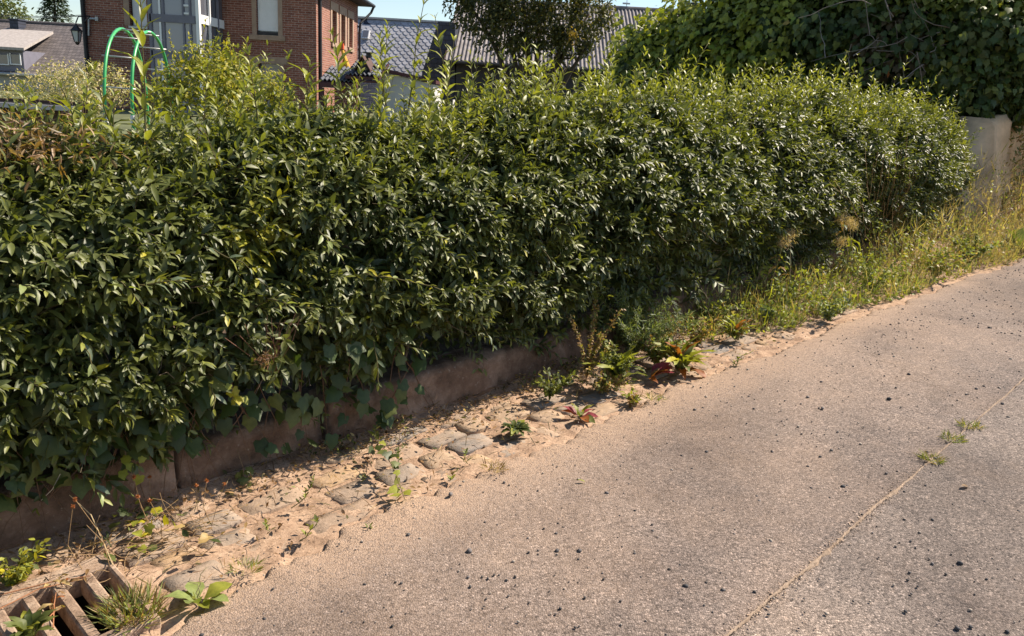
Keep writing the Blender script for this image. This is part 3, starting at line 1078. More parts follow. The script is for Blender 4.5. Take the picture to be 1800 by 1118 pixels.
# ---- single sprays and tall shoots that stand out: stem + each leaf
def leafy(name, a, b, n_pairs, ll, clrs, sag=0.0, upw=.6, al=(42, 62), rad=.0032, tip=True, col=(.10, .085, .03), first=.12, mat='leaf', wid=1.0):
    a = np.asarray(a); b = np.asarray(b)
    t = np.linspace(0, 1, 8)[:, None]
    pth = a + (b - a) * t - np.array([0, 0, 1.0]) * sag * t * t + np.array([0, 0, 1.0]) * sag * t
    wob = np.cumsum(rng.normal(0, .004, (8, 3)), 0); wob -= wob[0]
    pth = pth + wob
    mb = MB().tube(pth, np.linspace(rad, rad * .45, 8), 5, col)
    st = mb.build(name, 'stem', hedge, smooth=True)
    r0 = rng.uniform(0, 6.28)
    for k in range(n_pairs):
        tk = first + (1 - first) * (k + .5 * rng.random()) / max(1, n_pairs - .5)
        tk = min(tk, 1)
        p = np.array([np.interp(tk, t[:, 0], pth[:, i]) for i in range(3)])
        T = unit(np.array([np.interp(min(1, tk + .08), t[:, 0], pth[:, i]) for i in range(3)]) - np.array([np.interp(max(0, tk - .08), t[:, 0], pth[:, i]) for i in range(3)]))
        u = unit(np.cross(T, (.4, .3, .86))); v = np.cross(T, u)
        for sd in (0, 1):
            ph = r0 + (k % 2) * 1.57 + sd * math.pi + rng.uniform(-.3, .3)
            r = math.cos(ph) * u + math.sin(ph) * v
            an = R(rng.uniform(*al) - 26 * tk * tip)
            axv = T * math.cos(an) + r * math.sin(an) + np.array([0, 0, -.22 * rng.uniform(.3, 1.3)])
            nv = T * .7 + np.array([0, 0, upw]) + rng.normal(size=3) * .18
            L = ll * rng.uniform(.8, 1.12) * (1 - .5 * max(0, tk - .6) / .4 * tip)
            leaf_obj(st, random.choice(('privet0', 'privet1', 'privet1')), random.choice(clrs), mat, p, axv, nv, L, wid * rng.uniform(.85, 1.1))
    return st


Y_ = ('young', 'young', 'lime', 'mid')
for (x0, y0, x1, y1, n, npair, ll) in [
        (262, 300, 247, -25, .02, 8, .082), (452, 215, 428, 75, -.3, 5, .062), (540, 185, 552, 112, -.2, 3, .072), (603, 190, 584, 62, -.25, 5, .074),
        (673, 185, 690, 30, -.35, 6, .066), (680, 190, 668, 70, -.15, 5, .066), (718, 190, 757, -8, -.35, 6, .066), (795, 180, 768, 25, -.3, 5, .062),
        (785, 190, 800, 60, -.15, 4, .062), (955, 210, 1010, 95, -.2, 4, .062), (1060, 160, 1095, 60, -.6, 3, .055), (1180, 190, 1245, 72, -.3, 5, .06),
        (930, 170, 915, 78, -.5, 3, .055), (1440, 190, 1490, 88, -.3, 5, .062), (1575, 185, 1596, 105, -.4, 4, .06), (1605, 195, 1655, 122, -.3, 5, .06),
        (1668, 205, 1722, 130, -.3, 5, .06), (1290, 190, 1330, 118, -.35, 4, .058), (140, 250, 122, 150, -.2, 3, .07), (222, 300, 160, 120, -.1, 3, .06)]:
    leafy('upright_shoot', HN(x0, y0, n), HN(x1, y1, n), npair + 3, ll * 1.36, Y_, 0, upw=.5, al=(44, 66), wid=.72)
S_ = ('mid', 'pale', 'young', 'grey')  # paler leaf set: the lit look of these sprays is in the colour
for (x0, y0, x1, y1, n, npair, ll) in [
        (640, 480, 775, 508, .34, 6, .055), (1130, 425, 1235, 425, .34, 6, .052), (190, 480, 262, 540, .36, 4, .062), (235, 500, 330, 500, .38, 4, .065),
        (470, 525, 545, 545, .36, 4, .062), (370, 665, 385, 730, .30, 3, .060), (130, 570, 155, 640, .34, 3, .062), (75, 640, 60, 690, .30, 3, .062),
        (655, 590, 668, 690, .28, 4, .062), (135, 815, 190, 895, .20, 5, .064), (840, 560, 872, 622, .26, 3, .055), (690, 600, 748, 625, .28, 3, .055),
        (350, 430, 440, 480, .36, 3, .06), (560, 400, 600, 450, .34, 3, .06), (945, 425, 985, 470, .32, 3, .055), (20, 500, 75, 520, .40, 3, .064)]:
    leafy('leafy_spray', HN(x0, y0, n - .12), HN(x1, y1, n), npair, ll, S_, .02, upw=.9, al=(40, 58))

# ---- ivy creeping out of the hedge foot and over the wall
ivyo = thing('ivy', 'dark green lobed ivy hanging from the hedge foot over the low wall', 'ivy', W(1.1, .04, 0))
il = []
for _ in range(190):
    s = rng.uniform(-.35, 1.75)
    lo = np.interp(s, [-.4, 0.0, .45, .75, 1.0, 1.5, 1.62, 1.8], [.22, .20, .26, .24, .10, .06, .15, .26])
    h = lo + (.58 - lo) * rng.random() ** 1.1
    il.append((s, h))
for s, h in il:
    out = .03 + rng.uniform(0, .07) + .10 * min(1, max(0, (h - .28) / .25))
    p = W(s, out, h)
    axv = np.array([0, 0, -1.0]) * rng.uniform(.3, 1.1) + NV * rng.uniform(.0, .7) + DV * rng.normal(0, .6)
    nv = NV * .7 + np.array([0, 0, .8]) + rng.normal(size=3) * .45
    leaf_obj(ivyo, random.choice(('ivy0', 'ivy1', 'ivy2')), random.choice(('ivyd', 'ivyd', 'dark', 'mid')), 'ivy', p, axv, nv, rng.uniform(.045, .085))
P = np.zeros((46, 6, 3))
for m_ in range(46):
    s = rng.uniform(-.3, 1.75); s2 = s + rng.normal(0, .15)
    for k in range(6):
        t = k / 5
        P[m_, k] = W(s + (s2 - s) * t, .03 + .05 * (1 - t) + rng.normal(0, .006), .42 * (1 - t) + .04 * t + rng.normal(0, .01))
stems_mesh('ivy_stems', P, .0022, .0014, (.17, .10, .06), 'stem', ivyo)

# ================================================================== buildings and garden behind the hedge
def bx(mb, p0, p1, Y0, Y1, col=None):
    """axis aligned box from two (x,z) corners"""
    return mb.box(min(p0[0], p1[0]), max(p0[0], p1[0]), Y0, Y1, min(p0[2], p1[2]), max(p0[2], p1[2]), col)


def rect(x0, y0, x1, y1, Y):
    """upright rectangle seen at these photo positions on the plane at distance Y -> X0,X1,Z0,Z1"""
    xm, ym = (x0 + x1) / 2, (y0 + y1) / 2
    return PX(x0, ym, Y)[0], PX(x1, ym, Y)[0], PX(xm, y1, Y)[2], PX(xm, y0, Y)[2]


YF = 30.0
XR = PX(556, 60, YF)[0]                 # right corner of the brick house
XL = PX(152, 60, YF)[0]
_d = ray(629, 60)
ZT = float(PX(646, 12, XR / (_d[0] / _d[1]) + .5)[2])    # eaves height
DEP = 11.0
bh = thing('brick_house', 'red brick house with a glazed bay and a white window blind', 'house', ((XL + XR) / 2, YF + 5, gz(XR, YF)))
# front wall built round its openings
X0, X1, Z0, Z1 = rect(450, -60, 488, 62, YF)        # window with blind
LX0, LX1, LZ0, LZ1 = rect(455, 112, 492, 200, YF)   # lower window
PX0, PX1, PZ0, PZ1 = rect(226, -60, 256, 46, YF)    # white panel window
def wall_with_holes(mb, x0, x1, z0, z1, holes, Y0, Y1):
    xs = sorted({x0, x1, *[h[0] for h in holes], *[h[1] for h in holes]})
    zs = sorted({z0, z1, *[h[2] for h in holes], *[h[3] for h in holes]})
    for a, b in zip(xs, xs[1:]):
        for c, d in zip(zs, zs[1:]):
            xm, zm = (a + b) / 2, (c + d) / 2
            if any(h[0] < xm < h[1] and h[2] < zm < h[3] for h in holes):
                continue
            mb.box(a, b, Y0, Y1, c, d)
mb = MB()
wall_with_holes(mb, XL, XR, -.5, ZT, [(X0, X1, Z0, ZT - .4), (LX0, LX1, LZ0, LZ1), (PX0, PX1, PZ0, ZT - .4)], YF, YF + .35)
mb.build('front_wall', 'brick', bh)
# side wall (sunlit) with three tall narrow windows
def side_t(px):
    d = ray(px, 60)
    return XR / (d[0] / d[1]) - YF          # distance behind the corner on the plane X = XR
tw = [(583, 591, 17, 64), (598.5, 606, 27, 84), (612.5, 619, 34, 90)]
op = []
for x0, x1, y0, y1 in tw:
    ya, yb = YF + side_t(x0), YF + side_t(x1)
    zt = PX((x0 + x1) / 2, y0, (ya + yb) / 2)[2]; zb = PX((x0 + x1) / 2, y1, (ya + yb) / 2)[2]
    op.append((ya, yb, zb, zt))
zb = sum(o[2] for o in op) / 3; zt = sum(o[3] for o in op) / 3
YB = YF + side_t(629)
mb = MB()
ys = [YF + .36] + [v for o in op for v in o[:2]] + [YB]
for k in range(0, len(ys) - 1):
    if k % 2 == 0:
        mb.box(XR - .35, XR, ys[k], ys[k + 1], -.5, ZT)
    else:
        mb.box(XR - .35, XR, ys[k], ys[k + 1], -.5, zb); mb.box(XR - .35, XR, ys[k], ys[k + 1], zt, ZT)
mb.build('side_wall', 'brick', bh)
for (ya, yb, _, _) in op:
    wdw = MB().box(XR - .30, XR - .22, ya - .05, yb + .05, zb - .05, zt + .05).build('window', 'glass', bh)
    MB().box(XR - .34, XR + .07, ya - .12, yb + .12, zb - .16, zb - .002).build('sill', 'sandstone', wdw)
    MB().box(XR - .2, XR + .03, ya - .22, ya - .002, zb, zt).box(XR - .2, XR + .03, yb + .002, yb + .22, zb, zt).box(XR - .2, XR + .035, ya - .25, yb + .25, zt + .002, zt + .30).build('surround', 'sandstone', wdw)
    MB().box(XR - .22, XR - .17, (ya + yb) / 2 - .04, (ya + yb) / 2 + .04, zb, zt).build('frame', 'white', wdw)
MB().box(XL, XR - .36, YB - .3, YB, -.5, ZT).box(XL, XL + .3, YF + .36, YB - .31, -.5, ZT).build('rear_wall', 'brick', bh)
# hipped roof with overhang, gutter, down pipes
ov = .55
mb = MB()
a = [(XL - ov, YF - ov, ZT), (XR + ov, YF - ov, ZT), (XR + ov, YB + ov, ZT), (XL - ov, YB + ov, ZT)]
r1, r2 = ((XL + XR) / 2, YF + 4, ZT + 3.6), ((XL + XR) / 2, YB - 4, ZT + 3.6)
mb.add([(x, y, z + .12) for x, y, z in a] + [r1, r2] + a, [(0, 1, 4), (1, 2, 5, 4), (2, 3, 5), (3, 0, 4, 5), (9, 8, 7, 6), (6, 7, 1, 0), (7, 8, 2, 1), (8, 9, 3, 2), (9, 6, 0, 3)])
rf = mb.build('roof', 'tileroof', bh)
MB().tube([(XR + ov + .05, YF - ov, ZT + .05), (XR + ov + .05, YB + ov + .05, ZT + .05)], .07, 8).build('gutter', 'darkmetal', rf)
MB().tube([(XR + ov + .05, YB + ov - .1, ZT), (XR + ov - .05, YB + ov - .15, ZT - .25), (XR + .12, YB - .05, ZT - .75), (XR + .09, YB - .08, ZT - 1.1), (XR + .09, YB - .08, -.4)], .055, 8).build('down_pipe', 'darkmetal', bh)
MB().tube([(XR + .06, YF + .35, ZT), (XR + .06, YF + .35, -.4)], .06, 8).build('down_pipe', 'darkmetal', bh)
MB().tube([(XL - .02, YF - .07, ZT), (XL - .02, YF - .07, -.4)], .075, 8).build('down_pipe', 'darkmetal', bh)
# blind window
wd = MB().box(X0 - .05, X1 + .05, YF + .20, YF + .25, Z0 - .05, ZT - .35).build('window', 'glass', bh)
gapz = PX(469, 54, YF)[2]
MB().box(X0 + .02, X1 - .02, YF + .12, YF + .16, gapz, ZT - .38).build('roller_blind', 'blind', wd)
MB().box(X0 - .16, X0 - .003, YF - .02, YF + .18, Z0, ZT - .38).build('surround', 'sandstone', wd)
MB().box(X1 + .003, X1 + .16, YF - .02, YF + .18, Z0, ZT - .38).build('surround', 'sandstone', wd)
MB().box(X0 - .25, X1 + .25, YF - .08, YF + .18, Z0 - .17, Z0 - .003).build('sill', 'sandstone', wd)
MB().box(X0 + .005, X1 - .005, YF + .04, YF + .08, Z0 + .03, Z0 + .12).build('dark_strip', 'darkmetal', wd)  # plain dark strip across the gap below the blind
# lower window
wd = MB().box(LX0 - .05, LX1 + .05, YF + .20, YF + .25, LZ0, LZ1 + .05).build('window', 'glass', bh)
MB().box(LX0 + .02, LX1 - .02, YF + .12, YF + .16, LZ0, LZ1 - .16).build('roller_blind', 'palecorr', wd)
MB().box(LX0 - .16, LX0 - .003, YF - .02, YF + .18, LZ0, LZ1).box(LX1 + .003, LX1 + .16, YF - .02, YF + .18, LZ0, LZ1).box(LX0 - .3, LX1 + .3, YF - .03, YF + .18, LZ1 + .003, LZ1 + .24).build('surround', 'sandstone', wd)
# panel window on the left
wd = MB().box(PX0 - .05, PX1 + .05, YF + .20, YF + .25, PZ0 - .05, ZT - .35).build('window', 'glass', bh)
MB().box(PX0 + .06, PX1 - .02, YF + .12, YF + .16, PZ0 + .02, ZT - .38).build('roller_blind', 'blind', wd)
MB().box(PX0 - .20, PX0 - .003, YF - .02, YF + .18, PZ0, ZT - .38).build('surround', 'sandstone', wd)
MB().box(PX0 - .05, PX1 + .02, YF - .05, YF + .10, PZ0 - .08, PZ0 - .003).build('sill', 'greymetal', wd)
# glazed stair bay
YB2 = 27.6
BX0, BX1 = PX(263, 40, YB2)[0], PX(348, 40, YB2)[0]
BXR = PX(394, 40, YF)[0]
bay = MB().box(BX0 + .06, BX1 - .06, YB2 + .06, YB2 + .10, -.4, ZT - .2).build('bay_glazing', 'glassgrey', bh)
mb = MB(); mb.hexa([(BX1 - .05, YB2 + .12, -.4), (BXR - .05, YF - .02, -.4), (BXR - .09, YF - .02, -.4), (BX1 - .09, YB2 + .12, -.4), (BX1 - .05, YB2 + .12, ZT - .2), (BXR - .05, YF - .02, ZT - .2), (BXR - .09, YF - .02, ZT - .2), (BX1 - .09, YB2 + .12, ZT - .2)])
mb.build('bay_glazing', 'glass', bh)
zs = [PX(300, 28, YB2)[2], PX(300, 92, YB2)[2]]
for z, hh, m_ in ((zs[0], .20, 'frame_grey'), (zs[1], .20, 'frame_grey')):
    MB().box(BX0, BX1 - .10, YB2, YB2 + .055, z - hh, z + hh * .2).build('transom', m_, bay)
for x in (265, 281, 287, 322, 334):
    xx = PX(x, 40, YB2)[0]
    MB().box(xx - .03, xx + .03, YB2 + .01, YB2 + .052, -.4, ZT - .2).build('mullion', 'frame_grey' if x != 281 else 'white', bay)
for z in (PX(300, 8, YB2)[2], PX(300, 22, YB2)[2]):
    a_, b_ = PX(322, 8, YB2)[0], PX(334, 8, YB2)[0]
    MB().box(a_, b_, YB2 + .015, YB2 + .05, z - .03, z + .03).build('mullion', 'white', bay)
MB().box(BX1 - .06, BX1 + .05, YB2 - .02, YB2 + .14, -.4, ZT - .2).build('corner_post', 'white', bh)
for f_ in (.42, .74):
    xx, yy = BX1 + (BXR - BX1) * f_, YB2 + (YF - YB2) * f_
    MB().box(xx - .03, xx + .04, yy - .04, yy + .04, -.4, ZT - .2).build('mullion', 'white' if f_ < .5 else 'frame_grey', bh)
z = PX(350, 32, YB2)[2]
MB().hexa([(BX1 + .0, YB2 + .15, z - .14), (BXR + .02, YF - .05, z - .14), (BXR - .04, YF - .05, z - .14), (BX1 - .04, YB2 + .15, z - .14), (BX1 + .0, YB2 + .15, z + .14), (BXR + .02, YF - .05, z + .14), (BXR - .04, YF - .05, z + .14), (BX1 - .04, YB2 + .15, z + .14)]).build('transom', 'white', bh)
MB().box(BX0 - .1, BX1 + .2, YB2 - .1, YF - .01, ZT - .19, ZT - .02).build('bay_roof', 'frame_grey', bh)
MB().box(BX0 - .04, BX0 + .05, YB2 + .0, YF - .02, -.4, ZT - .2).build('bay_cheek', 'frame_grey', bh)
# vent pipe and wall lantern at the left corner
vp = PX(158, 63, YF); vq = PX(158, 33, YF); vr = PX(172, 34, YF)
MB().tube([(vp[0], YF - .08, vp[2]), (vq[0], YF - .08, vq[2]), (vq[0] + .05, YF - .1, vq[2]), (vr[0], YF - .1, vq[2])], .035, 6).box(vr[0] - .02, vr[0] + .08, YF - .16, YF - .05, vq[2] - .07, vq[2] + .07).build('wall_pipe', 'greymetal', bh)
lc = PX(135, 62, 29.0)
lam = thing('wall_lantern', 'black street lantern on a bracket at the brick house corner', 'lantern', (lc[0], 29.0, lc[2] - .3))
mb = MB()
for k in range(4):
    a0 = math.pi / 4 + k * math.pi / 2
    mb.tube([(lc[0] + .09 * math.cos(a0), 29 + .09 * math.sin(a0), lc[2] - .22), (lc[0] + .17 * math.cos(a0), 29 + .17 * math.sin(a0), lc[2] + .14)], .016, 5)
ring = lambda r, z: [(lc[0] + r * math.cos(math.pi / 4 + k * math.pi / 2), 29 + r * math.sin(math.pi / 4 + k * math.pi / 2), lc[2] + z) for k in range(4)]
mb.add(ring(.22, .14) + ring(.06, .30) + [(lc[0], 29, lc[2] + .42)], [(0, 1, 5, 4), (1, 2, 6, 5), (2, 3, 7, 6), (3, 0, 4, 7), (4, 5, 8), (5, 6, 8), (6, 7, 8), (7, 4, 8), (3, 2, 1, 0)])
mb.add(ring(.10, -.22) + ring(.03, -.32), [(0, 1, 2, 3), (7, 6, 5, 4), (0, 4, 5, 1), (1, 5, 6, 2), (2, 6, 7, 3), (3, 7, 4, 0)])
mb.build('lantern_frame', 'darkmetal', lam)
MB().add(ring(.085, -.21) + ring(.155, .135), [(3, 2, 1, 0), (4, 5, 6, 7), (0, 1, 5, 4), (1, 2, 6, 5), (2, 3, 7, 6), (3, 0, 4, 7)]).build('lantern_glass', 'lampglass', lam)
MB().tube([(lc[0], 29, lc[2] + .40), (lc[0] + .05, 29.1, lc[2] + .62), (lc[0] + .25, 29.5, lc[2] + .68), (XL - .06, YF - .05, lc[2] + .45)], .022, 6).build('bracket', 'darkmetal', lam)

# ---- porch roof, small gable and white outbuilding right of the brick house
def tiled_slope(name, parent, xa, xb, ya, yb, za, zb_, nx, ny, mat, th=.03):
    """sloping roof from front eave (ya,za) to back (yb,zb_), each tile a piece; columns of pantiles"""
    sub = MB().hexa([(xa, ya, za - .12), (xb, ya, za - .12), (xb, yb, zb_ - .12), (xa, yb, zb_ - .12), (xa, ya, za - .03), (xb, ya, za - .03), (xb, yb, zb_ - .03), (xa, yb, zb_ - .03)]).build(name, mat, parent)
    tw_, tl = (xb - xa) / nx, 1.0 / ny
    V, Fs = [], []
    for k in range(7):
        x = k / 6 * tw_ * .98; z = .035 * math.sin(k / 6 * math.pi * 2)
        V += [(x, 0, z + .05), (x, (yb - ya) * tl * 1.12, z + (zb_ - za) * tl * 1.12 + .01)]
    V2 = [(x, y, z - .03) for x, y, z in V]
    for k in range(6):
        Fs.append((2 * k, 2 * k + 2, 2 * k + 3, 2 * k + 1)); Fs.append((14 + 2 * k, 14 + 2 * k + 2, 2 * k + 2, 2 * k))
    me = MB().add(V + V2, Fs, (.06, .065, .08)).mesh('roof_tile', smooth=False); me.materials.append(M['slate'])
    for r_ in range(ny):
        for c_ in range(nx):
            o = link('roof_tile', me, None, sub)
            o.location = Vector((xa + c_ * tw_, ya + (yb - ya) * r_ * tl, za + (zb_ - za) * r_ * tl)) - Vector(parent_origin(parent))
    return sub


pc = thing('porch', 'small porch with dark tiled roof and burgundy beams beside the brick house', 'porch', (PX(600, 150, 27)[0], 27.5, gz(-6, 27)))
xa, xb = PX(562, 140, 27)[0], PX(622, 140, 27)[0]
tiled_slope('lower_roof', pc, xa, xb, 27.0, 28.6, PX(590, 143, 27)[2], PX(590, 118, 28.6)[2] , 8, 4, 'burgundy')
xa2, xb2 = PX(608, 120, 27)[0], PX(668, 120, 27)[0]
tiled_slope('upper_roof', pc, xa2, xb2, 26.9, 28.8, PX(640, 133, 26.9)[2], PX(640, 108, 28.8)[2], 8, 5, 'burgundy')
z1, z0 = PX(640, 134, 26.9)[2], PX(640, 145, 26.9)[2]
MB().box(xb - .02, xb2, 26.95, 27.15, z0, z1 - .13).build('fascia', 'burgundy', pc)
zb1 = PX(590, 147, 27)[2]
MB().box(xa, xb - .03, 26.96, 27.12, zb1 - .14, zb1).box(xa, xa + .12, 26.97, 27.11, -.3, zb1 - .145).box(xb - .16, xb - .04, 26.97, 27.11, -.3, zb1 - .145).build('beam', 'burgundy', pc)
MB().box(xa + .2, xb - .2, 28.2, 28.4, -.3, zb1 + .1).build('porch_wall', 'brick', pc)
# small gable on top
bhs = thing('gable_vent', 'little dark wooden gable hut on top of the porch roof', 'gable', (PX(640, 125, 27.3)[0], 27.3, PX(640, 128, 27.3)[2]))
gl, gt, gr_ = PX(625, 122, 27.2), PX(637, 101, 27.2), PX(650, 124, 27.2)
mb = MB()
for side in ((gl, gt), (gr_, gt)):
    p, q_ = side
    ex = (p - q_) * .12
    P = [(p + ex), q_, q_ + np.array([0, 0, .07]), p + ex + np.array([0, 0, .07])]
    mb.hexa([(v[0], 27.1, v[2]) for v in P] + [(v[0], 28.5, v[2]) for v in P])
mb.build('gable_roof', 'woodbrown', bhs)
MB().add([(gl[0] + .06, 27.3, gl[2]), (gr_[0] - .06, 27.3, gr_[2]), (gt[0], 27.3, gt[2] - .05), (gl[0] + .06, 28.4, gl[2]), (gr_[0] - .06, 28.4, gr_[2]), (gt[0], 28.4, gt[2] - .05)], [(0, 1, 2), (5, 4, 3), (0, 3, 4, 1), (1, 4, 5, 2), (2, 5, 3, 0)]).build('gable_front', 'darkmetal', bhs)
MB().tube([(gt[0] + .08, 27.9, gt[2] + .02), (gt[0] + .08, 27.9, gt[2] + .16)], .1, 8).box(gt[0] - .08, gt[0] + .26, 27.72, 28.08, gt[2] + .165, gt[2] + .2).build('vent_cap', 'darkmetal', bhs)
# orange and yellow thing on the house side
oc = thing('garden_toy', 'slim orange and yellow pole leaning by the brick side wall', 'toy', PX(606, 120, 29.2))
pA, pB, pC = PX(602, 84, 29.2), PX(605, 100, 29.2), PX(608, 119, 29.2)
MB().tube([pA + (0, 0, -.05), pA + (0, 0, .14)], [.07, .055], 8).build('tip', 'orange', oc)
MB().tube([pA + (0, 0, -.08), pB, pC + (.1, 0, -.1)], [.05, .07, .10], 8).build('pole', 'yellow', oc)
MB().add([pB + (-.03, -.08, -.1), pC + (-.16, -.08, -.05), pC + (.03, -.08, -.08), pB + (-.03, .0, -.1), pC + (-.16, .0, -.05), pC + (.03, .0, -.08)], [(0, 1, 2), (5, 4, 3), (0, 3, 4, 1), (1, 4, 5, 2), (2, 5, 3, 0)]).build('flap', 'orange', oc)
# white outbuilding
ob = thing('white_outbuilding', 'low white rendered outbuilding with a sloping dark verge', 'outbuilding', (PX(710, 150, 28)[0], 29, gz(-4, 28)))
pl, pr = PX(662, 118, 28), PX(762, 143, 28)
MB().hexa([(pl[0], 28, -.4), (pr[0], 28, -.4), (pr[0], 31, -.4), (pl[0], 31, -.4), (pl[0], 28, pl[2] - .1), (pr[0], 28, pr[2] - .1), (pr[0], 31, pr[2] - .1), (pl[0], 31, pl[2] - .1)]).build('wall', 'render', ob)
MB().hexa([(pl[0] - .1, 27.85, pl[2] - .08), (pr[0] + .1, 27.85, pr[2] - .08), (pr[0] + .1, 31.2, pr[2] - .08), (pl[0] - .1, 31.2, pl[2] - .08), (pl[0] - .1, 27.85, pl[2] + .03), (pr[0] + .1, 27.85, pr[2] + .03), (pr[0] + .1, 31.2, pr[2] + .03), (pl[0] - .1, 31.2, pl[2] + .03)]).build('roof', 'burgundy', ob)

# ---- grey slate roofed house behind
YR, YE = 46.0, 42.0
ra, rb = PX(622, 29.5, YR), PX(772, 39, YR)
zr = (ra[2] + rb[2]) / 2
sh = thing('slate_house', 'house behind with a steep grey slate roof and small skylight', 'house', ((ra[0] + rb[0]) / 2, 45, gz(-5, 45)))
xa, xb = ra[0], rb[0] + 1.0
ze = zr - 4.6
MB().box(xa + .2, xb - .2, YE + .3, 2 * YR - YE - .3, -.5, ze).add([(xa + .2, YE + .3, ze), (xa + .2, 2 * YR - YE - .3, ze), (xa + .2, YR, zr - .5), (xb - .2, YE + .3, ze), (xb - .2, 2 * YR - YE - .3, ze), (xb - .2, YR, zr - .5)], [(0, 1, 2), (5, 4, 3)]).build('wall', 'render', sh)
rf = MB().hexa([(xa, YE, ze - .2), (xb, YE, ze - .2), (xb, YR, zr - .2), (xa, YR, zr - .2), (xa, YE, ze - .06), (xb, YE, ze - .06), (xb, YR, zr - .06), (xa, YR, zr - .06)]).build('roof', 'darkslate', sh)
MB().hexa([(xa, YR, zr - .2), (xb, YR, zr - .2), (xb, 2 * YR - YE, ze - .2), (xa, 2 * YR - YE, ze - .2), (xa, YR, zr - .06), (xb, YR, zr - .06), (xb, 2 * YR - YE, ze - .06), (xa, 2 * YR - YE, ze - .06)]).build('rear_roof', 'darkslate', sh)
MB().box(xa, xb, YR - .12, YR + .12, zr - .05, zr + .05).build('ridge_cap', 'greymetal', rf)
nrm = unit(np.array([0, -(zr - ze), (YR - YE)])); slp = unit(np.array([0, YR - YE, zr - ze]))
slv = []
for k in range(6):
    wq, hq = .36, .42
    shp = [(-.5, .95), (.5, .95), (.5, .45), (.28, .10), (0, -.02), (-.28, .10), (-.5, .45)]
    V = [np.array([x * wq, 0, 0]) + slp * (y * hq) + nrm * (.05 - .045 * y) for x, y in shp]
    V += [v - nrm * .02 for v in V]
    g_ = random.uniform(.30, .43)
    me = MB().add(V, [(0, 6, 5, 4, 3, 2, 1)] + [(i, (i + 1) % 7, 7 + (i + 1) % 7, 7 + i) for i in range(7)], (g_ * 1.0, g_ * 1.0, g_ * 1.06)).mesh('slate')
    me.materials.append(M['slate']); slv.append(me)
rows = 0
slen = math.hypot(YR - YE, zr - ze)
for r_ in range(24):
    dd = slen - .12 - .23 * (r_ + 1)
    if dd < .2: break
    nx = int((xb - xa) / .365)
    for c_ in range(nx):
        x = xa + .2 + (c_ + .5 * (r_ % 2)) * .365
        p = np.array([x, YE, ze - .06]) + slp * dd
        pp = CAMROT.inverted() @ Vector((p[0], p[1], p[2] - EYE)); u = 900 + F * pp.x / -pp.z; v = 559 - F * pp.y / -pp.z
        if not (626 < u < 775 and v < 142 + .1 * (u - 640)): continue
        if abs(u - 643.5) < 6 and abs(v - 43) < 8: continue
        rows += 1
        if rows > 300: break
        o = link('slate', random.choice(slv), None, rf)
        o.location = Vector(p - parent_origin(sh))
p = PX(643.5, 43, 45.2)
tt_ = ((YR - p[1]))
sk = np.array([p[0], YE, ze - .06]) + slp * (slen * (p[1] - YE) / (YR - YE))
def plate(c_, hw, hh, up, th):
    P = [c_ + np.array([sx * hw, 0, 0]) + slp * (sy * hh) for sx, sy in ((-1, -1), (1, -1), (1, 1), (-1, 1))]
    return [q_ + nrm * up for q_ in P] + [q_ + nrm * (up + th) for q_ in P]
so = MB().hexa(plate(sk, .20, .30, .05, .10)).build('skylight', 'white', rf)
MB().hexa(plate(sk, .15, .24, .151, .02)).build('pane', 'glass', so)

# ---- dark slate clad annex and corrugated barn
an = thing('slate_clad_annex', 'dark blue slate clad gable wall beside the corrugated barn', 'outbuilding', (PX(765, 100, 37)[0], 37, gz(-3, 37)))
q4 = [PX(738, 165, 37), PX(797, 165, 37), PX(797, 40, 37), PX(768, 38, 37), PX(757, 70, 37)]
q4 = [PX(738, 175, 37), PX(800, 175, 37), PX(800, 40, 37), PX(770, 38, 37), PX(742, 128, 37)]
V = [(v[0], 37, v[2]) for v in q4] + [(v[0], 39.5, v[2]) for v in q4]
MB().add(V, [(0, 1, 2, 3, 4), (9, 8, 7, 6, 5)] + [((i + 1) % 5, i, 5 + i, 5 + (i + 1) % 5) for i in range(5)]).build('wall', 'darkslate', an)
bar = thing('corrugated_barn', 'barn with a wide grey corrugated roof behind the tree', 'barn', (PX(1000, 100, 38)[0], 40, gz(3, 38)))
ZRB = PX(1140, 18, 42)[2]
zE = PX(870, 110, 36)[2]
xa, xb = PX(792, 60, 38)[0], PX(1330, 60, 40)[0]
def corrugated(x0, x1, y0, z0, y1, z1, pitch, amp):
    nxs = int((x1 - x0) / pitch * 6)
    xs = np.linspace(x0, x1, nxs)
    zz = amp * np.cos((xs - x0) / pitch * 2 * math.pi)
    nr = 5
    V = []
    nn_ = unit(np.array([0, -(z1 - z0), y1 - y0]))
    for k in range(nr):
        t = k / (nr - 1)
        for x, a_ in zip(xs, zz):
            V.append(np.array([x, y0 + (y1 - y0) * t, z0 + (z1 - z0) * t]) + nn_ * a_)
    V = np.array(V)
    i, j = np.meshgrid(np.arange(nr - 1), np.arange(nxs - 1), indexing='ij')
    q = np.stack([i * nxs + j, i * nxs + j + 1, (i + 1) * nxs + j + 1, (i + 1) * nxs + j], -1).reshape(-1, 4)
    return V, q
V, q = corrugated(xa, xb, 36, zE, 42, ZRB, .177, .038)
rf = link('roof', np_mesh('roof', V - parent_origin(bar), [q], None, True), 'corr', bar)
V, q = corrugated(xa, xb, 48, zE, 42.01, ZRB, .177, .038)
link('rear_roof', np_mesh('rear_roof', V - parent_origin(bar), [q], None, True), 'corr', bar)
MB().tube([(xa - .05, 42, ZRB + .03), (xb, 42, ZRB + .03)], .1, 8).build('ridge_cap', 'corr', rf)
mb = MB(); mb.box(xa + .4, xb - .3, 36.9, 47, -.4, zE + .15)
mb.build('wall', 'darkmetal', bar)
MB().tube([(xa - .1, 36 - .07, zE - .08), (xb, 36 - .07, zE - .08)], .07, 8).build('gutter', 'darkmetal', rf)
